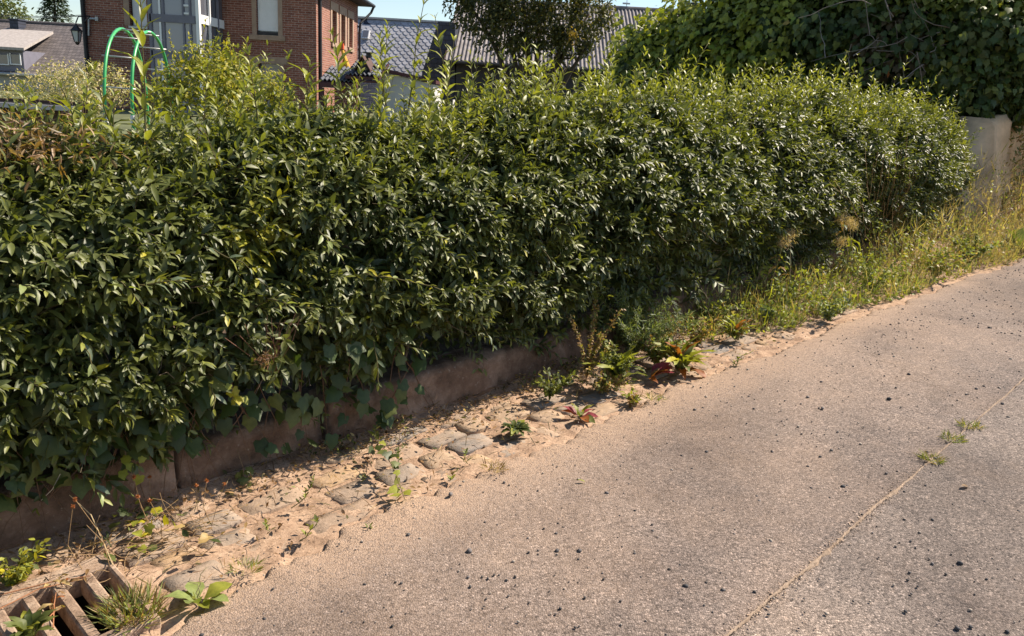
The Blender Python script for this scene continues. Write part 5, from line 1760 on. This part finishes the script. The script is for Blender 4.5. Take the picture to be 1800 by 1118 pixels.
for (x, y, lab, hh, nl, L_, cl) in [
        (512, 893, 'narrow leafy green sprig standing on the gutter stones', .12, 30, .024, ('young', 'mid', 'lime')),
        (470, 938, 'tiny round leaved seedling right of the yellowed vine', .06, 9, .030, ('mid', 'young')),
        (527, 950, 'small weed with narrow leaves next to the pale stone', .07, 9, .045, ('young', 'mid')),
        (640, 932, 'single pale bud sprig at the asphalt edge', .04, 6, .03, ('pale', 'mid')),
        (822, 815, 'wilted small sprig lying on sandy stones, upper one', .05, 14, .032, ('pale', 'mid', 'dry')),
        (788, 845, 'wilted small sprig lying on sandy stones, lower one', .04, 12, .03, ('pale', 'young', 'dry')),
        (632, 845, 'tiny green seedling left of the trailing ivy', .03, 7, .025, ('young', 'mid')),
        (700, 815, 'short leafy weed beside the trailing ivy', .07, 18, .028, ('mid', 'young')),
        (660, 780, 'young leafy weed against the wall foot above the ivy trail', .10, 14, .045, ('mid', 'young'))]:
    rt, g = plant('seedling', lab, 'weed', x, y)
    stalk(rt, g, hh, np.append(rng.normal(0, .02, 2), 0), nl, 'small', cl, L_ * 1.1, .002)
# trailing ivy sprig
rt, g = plant('ivy_trail', 'trailing ivy shoot with bright lobed leaves across the stones', 'ivy', 665, 800)
g2 = G(712, 892)
t = np.linspace(0, 1, 9)[:, None]
pth = g + UP * .03 + (g2 - g) * t + UP * (.04 * np.sin(t * 3.1))
st = MB().tube(pth, .002, 5, (.2, .15, .07)).build('stem', 'stem', rt)
for k in range(20):
    tk = (k + .5) / 20
    p = np.array([np.interp(tk, t[:, 0], pth[:, i]) for i in range(3)]) + rng.normal(0, .012, 3)
    axv = unit((g2 - g) * .6 / np.linalg.norm(g2 - g) + rng.normal(size=3) * np.array([.9, .9, .3]) + UP * .15)
    leaf_obj(st, random.choice(('ivy0', 'ivy1', 'ivy2')), 'lime' if tk > .7 else random.choice(('mid', 'young', 'dark')), 'ivy', p + UP * .01, axv, UP + rng.normal(size=3) * .35, rng.uniform(.026, .05))
for (x, y, lab, n_, cl) in [(428, 835, 'fresh ivy sprig hanging at the wall foot near the seed heads', 8, ('mid', 'young', 'mid')), (408, 690, 'bright yellow green ivy sprig low in the dark hedge', 8, ('lime', 'yellow', 'lime')),
                            (222, 812, 'small bright ivy cluster hanging over the brown wall', 7, ('lime', 'young'))]:
    nq = .10 if y > 800 else .17
    p0 = HN(x, y, nq if y != 835 else .07)
    rt = thing('ivy_sprig', lab, 'ivy', p0)
    st = MB().tube([p0 + UP * .10 - NV * .05, p0 + UP * .03, p0 - UP * .03], .0018, 5, (.2, .13, .07)).build('stem', 'stem', rt)
    for k in range(n_):
        leaf_obj(st, random.choice(('ivy0', 'ivy1')), random.choice(cl), 'ivy', p0 + rng.normal(0, .022, 3), -UP * .5 + NV * .4 + rng.normal(size=3) * .6, NV + UP * .7 + rng.normal(size=3) * .3, rng.uniform(.028, .045))
# yellowed vine patch by the wall, left
rt, g = plant('yellowed_vine', 'tangled vine with yellow and green leaves left of the gutter stones', 'weed', 275, 962)
for k in range(34):
    x, y = rng.normal(275, 42), rng.normal(945, 28)
    q_ = G(x, y + 12) + UP * rng.uniform(.01, .10)
    leaf_obj(rt, random.choice(('ivy0', 'ivy1', 'broad')), random.choice(('yellow', 'lime', 'mid', 'mid', 'dark', 'young', 'straw')), 'weed', q_, rng.normal(size=3) * np.array([1, 1, .5]), UP + rng.normal(size=3) * .5, rng.uniform(.028, .058))
nb = 60
Pv = np.zeros((nb, 6, 3))
for k in range(nb):
    x, y = rng.uniform(130, 360), 0
    y = 985 - (x - 130) * .22 + rng.normal(0, 22)
    p = G(x, y + 10) + UP * .01; dr = unit(DV * rng.choice((-1, 1)) + rng.normal(size=3) * .6) * rng.uniform(.02, .06)
    for q_ in range(6):
        Pv[k, q_] = p; dr = dr + rng.normal(0, .010, 3); p = p + dr * .6; p[2] = max(p[2], gz(p[0], p[1]) + .004)
stems_mesh('runners', Pv, .0018, .001, (.34, .22, .11), 'stem', rt)
# lime plant at the left edge by the wall
rt, g = plant('lime_weed', 'lime yellow weed against the wall at the left edge', 'weed', 28, 1030)
bush(rt, g, .13, .11, 330, 'small', ('lime', 'yellow', 'young', 'mid'), .026, 10)
rosette(rt, g, 7, 'broad', ('lime', 'mid', 'yellow'), .045, (20, 60))
rt, g = plant('green_weed', 'green leafy weed over the drain grate in the bottom left corner', 'weed', 55, 1135)
rosette(rt, g + UP * .025, 16, 'dock', ('mid', 'young', 'dark', 'mid'), .085, (20, 70), 1.1)
rt, g = plant('dry_grass_tuft', 'dry grass tuft growing at the drain grate edge', 'grass', 232, 1085)
tuft(rt, g, 420, .085, ('straw', 'young', 'pale', 'dry', 'mid'), .075, 1.4)
bush(rt, g, .06, .10, 160, 'small', ('young', 'dry', 'mid'), .016, 10)
for (x, y, lab, n_, L_) in [(1636, 816, 'nearest grass tuft in the asphalt joint', 130, .045), (1672, 780, 'middle grass tuft in the asphalt joint', 110, .045), (1703, 758, 'farthest grass tuft in the asphalt joint', 110, .045), (868, 832, 'small tan grass tuft where sand meets asphalt', 90, .04), (1150, 708, 'small green grass tuft on the sandy asphalt edge', 80, .04), (430, 1010, 'thin green grass line at the asphalt edge near the drain', 110, .04)]:
    rt, g = plant('grass_tuft', lab, 'grass', x, y)
    tuft(rt, g + UP * .022, n_, L_, ('young', 'mid', 'pale', 'straw') if 'tan' not in lab else ('straw', 'dry'), .045, 2.2)
# dried stalks with rusty seed heads before the wall, left
k_ = 0
SEED = ['upper left thin stalk with rusty seed head before the brown wall', 'second stalk of the upper left pair with rusty seed head', 'thin stalk with rusty seed head above the yellowed vine, left', 'thin stalk with rusty seed head above the yellowed vine, right', 'middle of three rusty seed head stalks left of the ivy sprig', 'rightmost rusty seed head stalk, nearest the ivy sprig', 'short leftmost of three rusty seed head stalks by the ivy sprig', 'tall leaning rusty seed head stalk beside the straw stem', 'upright rusty seed head stalk nearest the left edge']
for (x, y, xb, yb) in [(235, 838, 265, 905), (263, 838, 258, 880), (242, 873, 270, 930), (263, 880, 285, 935), (363, 845, 370, 900), (395, 850, 372, 905), (345, 853, 352, 890), (132, 878, 195, 985), (128, 890, 150, 990)]:
    b_ = G(xb, yb + 20); tpt = HN(x, y, to_sn(b_)[1] + .01)
    rt = thing('seed_stalk', SEED.pop(0), 'weed', b_, 'rusty seed heads before the wall')
    mid = (b_ + tpt) / 2 + rng.normal(0, .012, 3)
    MB().tube([b_, mid, tpt], [.0014, .0011, .0009], 4, (.30, .19, .09)).build('stem', 'stem', rt)
    n_ = 46
    d_ = unit(rng.normal(size=(n_, 3)))
    leaf_cloud('seed_head', 'small', np.repeat(tpt[None], n_, 0), d_, rng.normal(size=(n_, 3)), rng.uniform(.006, .011, n_), np.full(n_, .8), np.array([(.38, .13, .05)]) * rng.uniform(.6, 1.3, (n_, 1)), 'weed', rt)
rt = thing('straw_stem', 'long pale straw stem arching down the wall onto the grate', 'stem', G(198, 1000))
a_, b_ = HN(122, 870, .10), G(200, 1008)
MB().tube([a_, HN(160, 905, .14), HN(180, 950, .22), b_ + UP * .03], [.0012, .002, .0022, .002], 5, (.45, .34, .19)).build('stem', 'stem', rt)
rt = thing('straw_stem', 'fine pale straw stem hanging from the ivy at the wall', 'stem', HN(85, 870, .06))
MB().tube([HN(106, 833, .08), HN(92, 860, .07), HN(72, 880, .05)], .0014, 4, (.5, .42, .3)).build('stem', 'stem', rt)
# reddish twigs lying over the grate
for k, (x0, y0, x1, y1, x2, y2) in enumerate([(0, 1060, 90, 1040, 160, 1025), (0, 1085, 70, 1052, 150, 1030), (95, 1118, 97, 1080, 100, 1055), (60, 1130, 95, 1095, 98, 1090)]):
    pts = [G(x0, y0) + UP * .028, G(x1, y1) + UP * .034, G(x2, y2) + UP * .027]
    rt = thing('twig', ['long reddish twig lying across the drain grate, upper', 'long reddish twig lying across the drain grate, lower', 'short upright reddish twig over a grate slot', 'small forked twig on the grate at the bottom edge'][k], 'twig', pts[1])
    MB().tube(pts, [.002, .0018, .0012], 5, (.34, .15, .07)).build('stem', 'stem', rt)
    for j in range(4):
        leaf_obj(rt, 'dock', random.choice(('straw', 'rust', 'dry')), 'weed', pts[1] + (pts[2] - pts[1]) * rng.random(), rng.normal(size=3) * (1, 1, .2), UP + rng.normal(size=3) * .3, rng.uniform(.03, .055), .8)
# dark dried flower stalks in the hedge hollow
rt = thing('dried_flower', 'dried brown flower stalks in the dark hollow of the hedge', 'weed', HN(480, 640, .22))
mb = MB()
for k in range(16):
    b_ = HN(rng.normal(478, 6), 655, .18); tpt = HN(rng.normal(480, 38), rng.uniform(545, 600), .26)
    m1 = (b_ + tpt) / 2 + rng.normal(0, .015, 3)
    mb.tube([b_, m1, tpt], [.0014, .0011, .0008], 4, (.24, .12, .08))
st = mb.build('stems', 'stem', rt); st['kind'] = 'stuff'
c_ = HN(466, 632, .27); n_ = 130
leaf_cloud('flower_head', 'feather', np.repeat(c_[None], n_, 0) + rng.normal(0, .012, (n_, 3)), unit(rng.normal(size=(n_, 3))), rng.normal(size=(n_, 3)), rng.uniform(.012, .03, n_), np.full(n_, .8), np.array([(.36, .20, .12)]) * rng.uniform(.5, 1.3, (n_, 1)), 'weed', rt)

# ---- overgrown verge, far right
m = 32000
s_ = 3.9 + 8.6 * rng.random(m) ** .9
e_ = edge_n(s_)
lim = np.interp(s_, [3.9, 4.6, 6, 9, 13], [.35, .72, .86, 1.0, 1.05]) * e_
n_ = .02 + lim * rng.random(m) ** .85
den = swave(s_, n_, 31, 3.0)
hmax = np.interp(n_ / lim, [0, .3, .7, 1], [.42, .34, .17, .05]) * np.interp(s_, [3.9, 5, 7.5, 9, 11], [.45, .75, 1.15, 1.9, 2.3]) * (1 + .5 * den)
keep = (rng.random(m) < .22 + .6 * (den > -.1)) & (s_ < 12.6)
s_, n_, hmax = s_[keep], n_[keep], np.clip(hmax[keep], .03, 1.1)
m = len(s_)
h_ = hmax * rng.random(m) ** 1.2
pos = W(s_, n_, h_)
vw = tag(link('verge_weeds', bpy.data.meshes.new('verge_weeds_root')), 'mixed green and straw coloured weeds covering the verge below the hedge end', 'weeds', kind='stuff')
bpy.data.objects.remove(vw)
typ = rng.random(m)
straw = np.clip((s_ - 6.5) / 4, 0, .5) + .26
isdry = rng.random(m) < straw
cc = np.where(isdry[:, None], np.array([(.38, .31, .18), (.25, .18, .10), (.32, .27, .15)])[rng.integers(0, 3, m)], np.array([CLR['mid'], CLR['young'], CLR['pale'], CLR['lime'], CLR['pale']])[rng.integers(0, 5, m)]) * rng.uniform(.8, 1.35, (m, 1))
axv = unit(rng.normal(size=(m, 3)) * .7 + UP * .5)
nv = UP * .7 + rng.normal(size=(m, 3)) * .6
gm = (typ < .14) | (isdry & (typ < .72))
parts = [('blade', pos[gm] - UP * np.minimum(h_[gm], .05)[:, None], unit(rng.normal(size=(gm.sum(), 3)) * .45 + UP), rng.normal(size=(gm.sum(), 3)), rng.uniform(.06, .20, gm.sum()), rng.uniform(.6, 1.1, gm.sum()), cc[gm]),
         ('small', pos[~gm], axv[~gm], nv[~gm], rng.uniform(.018, .046, (~gm).sum()), rng.uniform(.8, 1.3, (~gm).sum()), cc[~gm])]
o = join_clouds('verge_weeds', parts, 'weed', None)
tag(o, 'mixed green and straw coloured weeds covering the verge below the hedge end', 'weeds')
for k, (x, y, lab, hh, rr, cl, tp, L_, cnt) in enumerate([
        (1150, 640, 'tangled green and brown weeds right behind the curled red leaf', .24, .2, ('mid', 'young', 'dry', 'pale'), 'small', .03, 800),
        (1085, 615, 'dusty pale weed between the dry stalk and the mugwort', .3, .16, ('pale', 'straw', 'young'), 'small', .026, 600),
        (1060, 690, 'low brown and green weed tangle left of the curled red leaf', .12, .17, ('dry', 'mid', 'young', 'straw'), 'small', .026, 520),
        (1165, 618, 'dry tan weed tuft behind the large dock', .26, .17, ('straw', 'dry', 'pale'), 'feather', .035, 700),
        (1225, 610, 'mixed dry and green weed between the docks and the wall', .2, .17, ('straw', 'young', 'dry', 'mid'), 'small', .028, 620),
        (965, 700, 'thin shaded weed at the wall foot left of the dry stalk', .16, .14, ('mid', 'young', 'dark'), 'small', .03, 300),
        (1110, 710, 'small yellow green weed in front of the curled red leaf', .06, .08, ('lime', 'young', 'dry'), 'small', .03, 120),
        (1455, 565, 'grey green bushy weed leaning onto the asphalt edge', .22, .22, ('grey', 'pale', 'young'), 'small', .028, 700),
        (1375, 545, 'mid green weed clump behind the sandy patch', .26, .2, ('young', 'mid', 'pale'), 'small', .03, 600),
        (1530, 520, 'yellow green weed mound beneath the thistle fluff', .34, .25, ('young', 'lime', 'pale'), 'small', .032, 800),
        (1345, 570, 'small grey leaved weed at the end of the low wall', .14, .1, ('grey', 'mid'), 'broad', .04, 90),
        (1640, 490, 'tall straw and green weed clump near the asphalt', .34, .3, ('pale', 'straw', 'young'), 'small', .035, 900),
        (1700, 465, 'dense green weed mound left of the burdock', .28, .28, ('young', 'pale', 'mid'), 'small', .04, 800),
        (1580, 440, 'bright green weed in front of the hedge end', .4, .26, ('young', 'mid', 'lime'), 'small', .04, 800),
        (1250, 575, 'low green weed by the wall foot beneath the hedge', .2, .16, ('mid', 'young'), 'small', .03, 420),
        (1735, 400, 'brown gold dry weed mass before the plastered wall', .6, .35, ('straw', 'dry', 'young'), 'small', .04, 1000),
        (1790, 345, 'rusty dry weed mass at the right edge', .6, .4, ('dry', 'straw', 'rust'), 'small', .045, 1000)]):
    rt, g = plant('weed_clump', lab, 'weed', x, y)
    bush(rt, g, hh, rr, cnt, tp, cl, L_, 16)
for (x, y, lab) in [(1582, 500, 'single upright lance leaved weed at the asphalt edge'), (1665, 488, 'small low weed rosette at the far asphalt edge')]:
    rt, g = plant('lance_weed', lab, 'weed', x, y)
    rosette(rt, g, 7, 'dock', ('lime', 'young', 'mid'), .13 if 'upright' in lab else .09, (30, 75), 1.0)
rt, g = plant('burdock', 'big leaved green burdock at the right edge of the verge', 'weed', 1788, 448)
rosette(rt, g, 18, 'broad', ('mid', 'mid', 'young', 'pale'), .26, (10, 70), .95)
# thistles with fluffy seed heads and tall dry stalks
for (xb, yb, heads, lab) in [(1490, 505, [(1478, 382), (1492, 390), (1500, 395), (1478, 425)], 'dry thistle with pale fluffy seed heads before the hedge'), (1350, 555, [(1390, 412), (1378, 425)], 'dry leaning weed stalk with a tan seed head by the hedge')]:
    rt, g = plant('thistle', lab, 'weed', xb, yb)
    sN = to_sn(g)[1]
    for (x, y) in heads:
        tpt = HN(x, y, sN)
        st = MB().tube([g, (g + tpt) / 2 + rng.normal(0, .04, 3), tpt], [.004, .003, .002], 5, (.25, .2, .1)).build('stem', 'stem', rt)
        n_ = 240
        leaf_cloud('seed_head', 'feather', np.repeat(tpt[None], n_, 0) + rng.normal(0, .022, (n_, 3)), unit(rng.normal(size=(n_, 3))), rng.normal(size=(n_, 3)), rng.uniform(.02, .05, n_), np.full(n_, .45), np.array([(.55, .42, .28)]) * rng.uniform(.7, 1.2, (n_, 1)), 'weed', rt)
        for j in range(9):
            tk = rng.uniform(.1, .9)
            leaf_obj(st, 'dock', random.choice(('grey', 'dry', 'young')), 'weed', g + (tpt - g) * tk, rng.normal(size=3) + UP * .3, UP + rng.normal(size=3) * .4, rng.uniform(.06, .12), .7)
rt, g = plant('dry_shrub', 'leafless brown twiggy shrub in the far end of the hedge', 'shrub', 1530, 450)
nb = 60; Pv = np.zeros((nb, 5, 3)); sN = to_sn(g)[1]
for k in range(nb):
    tpt = HN(rng.normal(1590, 40), rng.uniform(240, 400), .36)
    for q_ in range(5):
        Pv[k, q_] = g + (tpt - g) * q_ / 4 + rng.normal(0, .03, 3) * (q_ > 0)
stems_mesh('twigs', Pv, .003, .0012, (.27, .18, .09), 'stem', rt)

# ---- low green growth in patches along the wall foot
m = 2600
s_ = rng.uniform(.2, 5.0, m); n_ = .01 + np.abs(rng.normal(0, .09, m))
pk = swave(s_, n_ * 2, 77, 4.0) > .35
s_, n_ = s_[pk], n_[pk]; m = len(s_)
pos = W(s_, n_, rng.uniform(.01, .07, m) * np.clip(1.4 - n_ / .2, .2, 1))
cc = np.array([CLR['mid'], CLR['young'], CLR['dark'], CLR['dry'], CLR['straw']])[rng.integers(0, 5, m)] * rng.uniform(.6, 1.1, (m, 1))
o = leaf_cloud('ground_cover', 'small', pos, unit(rng.normal(size=(m, 3)) + UP * .3), UP + rng.normal(size=(m, 3)) * .5, rng.uniform(.012, .03, m), rng.uniform(.7, 1.2, m), cc, 'weed', None)
tag(o, 'low dusty green growth in patches along the wall foot', 'ground cover')

# ---- litter at the wall foot
m = 5200
s_ = rng.uniform(-.8, 5.2, m); n_ = np.abs(rng.normal(0, .10, m)) + .01
far = rng.random(m) < .42
n_[far] = rng.uniform(0, .62, far.sum())
n_ = np.minimum(n_, edge_n(s_) - .01)
keep = ~((s_ > GS0) & (s_ < GS1) & (n_ > GN0 + .06)); s_, n_ = s_[keep], n_[keep]; m = len(s_)
pos = W(s_, n_, .010 + .012 * rng.random(m) + .03 * np.clip((.07 - n_) / .07, 0, 1))
cc = np.array([(.20, .11, .05), (.30, .18, .09), (.12, .075, .045), (.38, .26, .13), (.10, .09, .04)])[rng.integers(0, 5, m)] * rng.uniform(.6, 1.1, (m, 1))
tq = rng.random(m)
A_ = unit(rng.normal(size=(m, 3)) * np.array([1, 1, .25])); B_ = UP + rng.normal(size=(m, 3)) * .4
g1 = tq < .45
parts = [('small', pos[g1], A_[g1], B_[g1], rng.uniform(.012, .034, g1.sum()), rng.uniform(.6, 1.1, g1.sum()), cc[g1]),
         ('blade', pos[~g1], A_[~g1], B_[~g1], rng.uniform(.02, .075, (~g1).sum()), rng.uniform(.8, 1.8, (~g1).sum()), cc[~g1])]
o = join_clouds('leaf_litter', parts, 'weed', None)
tag(o, 'brown dead leaves and twigs lying along the wall foot and gutter', 'litter')
for (x, y, c_, L_, lab) in [(390, 966, 'dark', .045, 'single dark green leaf fallen on the gutter stones'), (1028, 858, 'young', .035, 'single narrow green leaf fallen on the asphalt'), (612, 762, 'pale', .022, 'single pale round leaf fallen at the wall foot'), (520, 868, 'pale', .02, 'small pale leaf scrap on the gutter stones'), (1700, 865, 'dry', .05, 'dry curled leaf stem lying on the grey road'), (770, 800, 'dark', .03, 'dark oval leaf lying in the sandy gutter'), (205, 1000, 'mid', .06, 'broad green leaf fallen above the drain grate')]:
    g = G(x, y)
    o = link('fallen_leaf', leaf_mesh('small' if c_ != 'young' else 'privet0', c_, 'weed'))
    a = rng.uniform(-.5, .5)
    o.matrix_world = Matrix.Translation(Vector(g) + Vector((0, 0, .027))) @ Matrix.Rotation(math.pi / 2 + a, 4, 'Z') @ Matrix.Rotation(.25, 4, 'X') @ Matrix.Diagonal((L_, L_, L_, 1))
    tag(o, lab, 'leaf')

# ---- loose stones and grit on the road
def pebble(seed):
    r = random.Random(seed)
    t = (1 + 5 ** .5) / 2
    V = np.array([(-1, t, 0), (1, t, 0), (-1, -t, 0), (1, -t, 0), (0, -1, t), (0, 1, t), (0, -1, -t), (0, 1, -t), (t, 0, -1), (t, 0, 1), (-t, 0, -1), (-t, 0, 1)], float) / 1.9
    V *= np.array([[r.uniform(.65, 1.25)] for _ in range(12)])
    V *= np.array([1.0, r.uniform(.6, .9), r.uniform(.5, .75)])
    T = [(0, 11, 5), (0, 5, 1), (0, 1, 7), (0, 7, 10), (0, 10, 11), (1, 5, 9), (5, 11, 4), (11, 10, 2), (10, 7, 6), (7, 1, 8), (3, 9, 4), (3, 4, 2), (3, 2, 6), (3, 6, 8), (3, 8, 9), (4, 9, 5), (2, 4, 11), (6, 2, 10), (8, 6, 7), (9, 8, 1)]
    return V, np.array(T)


PB = [pebble(k) for k in range(6)]
pbm = []
for k, (V, T) in enumerate(PB):
    c_ = [(.060, .055, .052), (.075, .068, .064), (.05, .046, .045), (.11, .095, .085), (.30, .26, .22), (.065, .057, .05)][k]
    me = np_mesh('pebble', V, [T], np.tile(c_, (12, 1))); me.materials.append(M['grit']); pbm.append(me)
big = [(868, 1022), (905, 1025), (806, 1015), (847, 1025), (695, 1035), (980, 930), (1027, 1062), (1115, 908), (1145, 933), (1130, 910), (1215, 833), (1090, 828), (1370, 718), (1390, 890), (1290, 942), (1265, 1018), (1325, 1052), (1240, 1035), (1610, 1042), (1412, 1088), (1650, 1100), (1780, 1105), (1475, 1048), (1090, 1068), (1090, 1110), (1175, 1012), (690, 1112), (640, 1105), (830, 965), (928, 982), (945, 985), (955, 940), (1670, 985), (1660, 1020), (1625, 812), (1700, 700), (1790, 660), (1550, 680), (850, 1078), (910, 1105), (1060, 1030), (1180, 835), (1085, 955), (1320, 840), (1355, 802), (1010, 1115), (1745, 900), (1560, 745), (1200, 1030), (1770, 785)]
for k, (x, y) in enumerate(big):
    g = G(x, y)
    o = link('pebble', pbm[rng.choice([0, 1, 2, 2, 3, 4, 5])])
    z_ = rng.uniform(.0038, .0072)
    o.matrix_world = Matrix.Translation((g[0], g[1], g[2] + .023 + z_ * .35)) @ Matrix.Rotation(rng.uniform(0, 6.28), 4, 'Z') @ Matrix.Diagonal((z_, z_, z_, 1))
    tag(o, 'small loose stone lying on the asphalt', 'stone', 'loose stones on the asphalt')
m = 9200
s_ = np.concatenate([rng.uniform(-1, 6, 7000), rng.uniform(4.5, 13, 2200)])
n_ = np.concatenate([rng.uniform(.6, 4.5, 7000), .95 + np.abs(rng.normal(0, .9, 2200))])
n_ = np.maximum(n_, edge_n(s_) - .1)
sz = rng.exponential(.0019, m) + .0014
sz[7000:] = np.minimum(rng.exponential(.0026, 2200) + .0022, .0085)
PV, FF, CC, off = [], [], [], 0
for k in range(6):
    V, T = PB[k]; i_ = np.arange(k, m, 6); a = rng.uniform(0, 6.28, len(i_))
    X = V[None, :, 0] * np.cos(a)[:, None] - V[None, :, 1] * np.sin(a)[:, None]; Y = V[None, :, 0] * np.sin(a)[:, None] + V[None, :, 1] * np.cos(a)[:, None]
    Q = np.stack([X, Y, np.broadcast_to(V[None, :, 2], X.shape)], -1) * sz[i_][:, None, None] + W(s_[i_], n_[i_], .0225 + sz[i_] * .3)[:, None, :]
    PV.append(Q.reshape(-1, 3)); FF.append((T[None] + (off + np.arange(len(i_)) * 12)[:, None, None]).reshape(-1, 3)); off += len(i_) * 12
    cl = np.array([(.06, .058, .06), (.16, .14, .13), (.32, .27, .22), (.10, .09, .085)])[rng.integers(0, 4, len(i_))]
    CC.append(np.repeat(cl, 12, axis=0))
# sand grains strewn along the asphalt joint
mj = 2600
sj = rng.uniform(-1.1, 3.3, mj); nj = 1.918 + rng.normal(0, .016, mj); zj = rng.exponential(.0010, mj) + .0010
V, T = PB[1]
Q = V[None] * zj[:, None, None] + W(sj, nj, .0225 + zj * .3)[:, None, :]
PV.append(Q.reshape(-1, 3)); FF.append((T[None] + (off + np.arange(mj) * 12)[:, None, None]).reshape(-1, 3))
CC.append(np.repeat(np.array([(.46, .33, .23), (.38, .27, .19), (.52, .40, .29)])[rng.integers(0, 3, mj)], 12, axis=0))
o = link('gravel', np_mesh('gravel', np.concatenate(PV), [np.concatenate(FF)], np.concatenate(CC)), 'grit')
tag(o, 'fine loose grit scattered over the asphalt', 'gravel', kind='stuff')
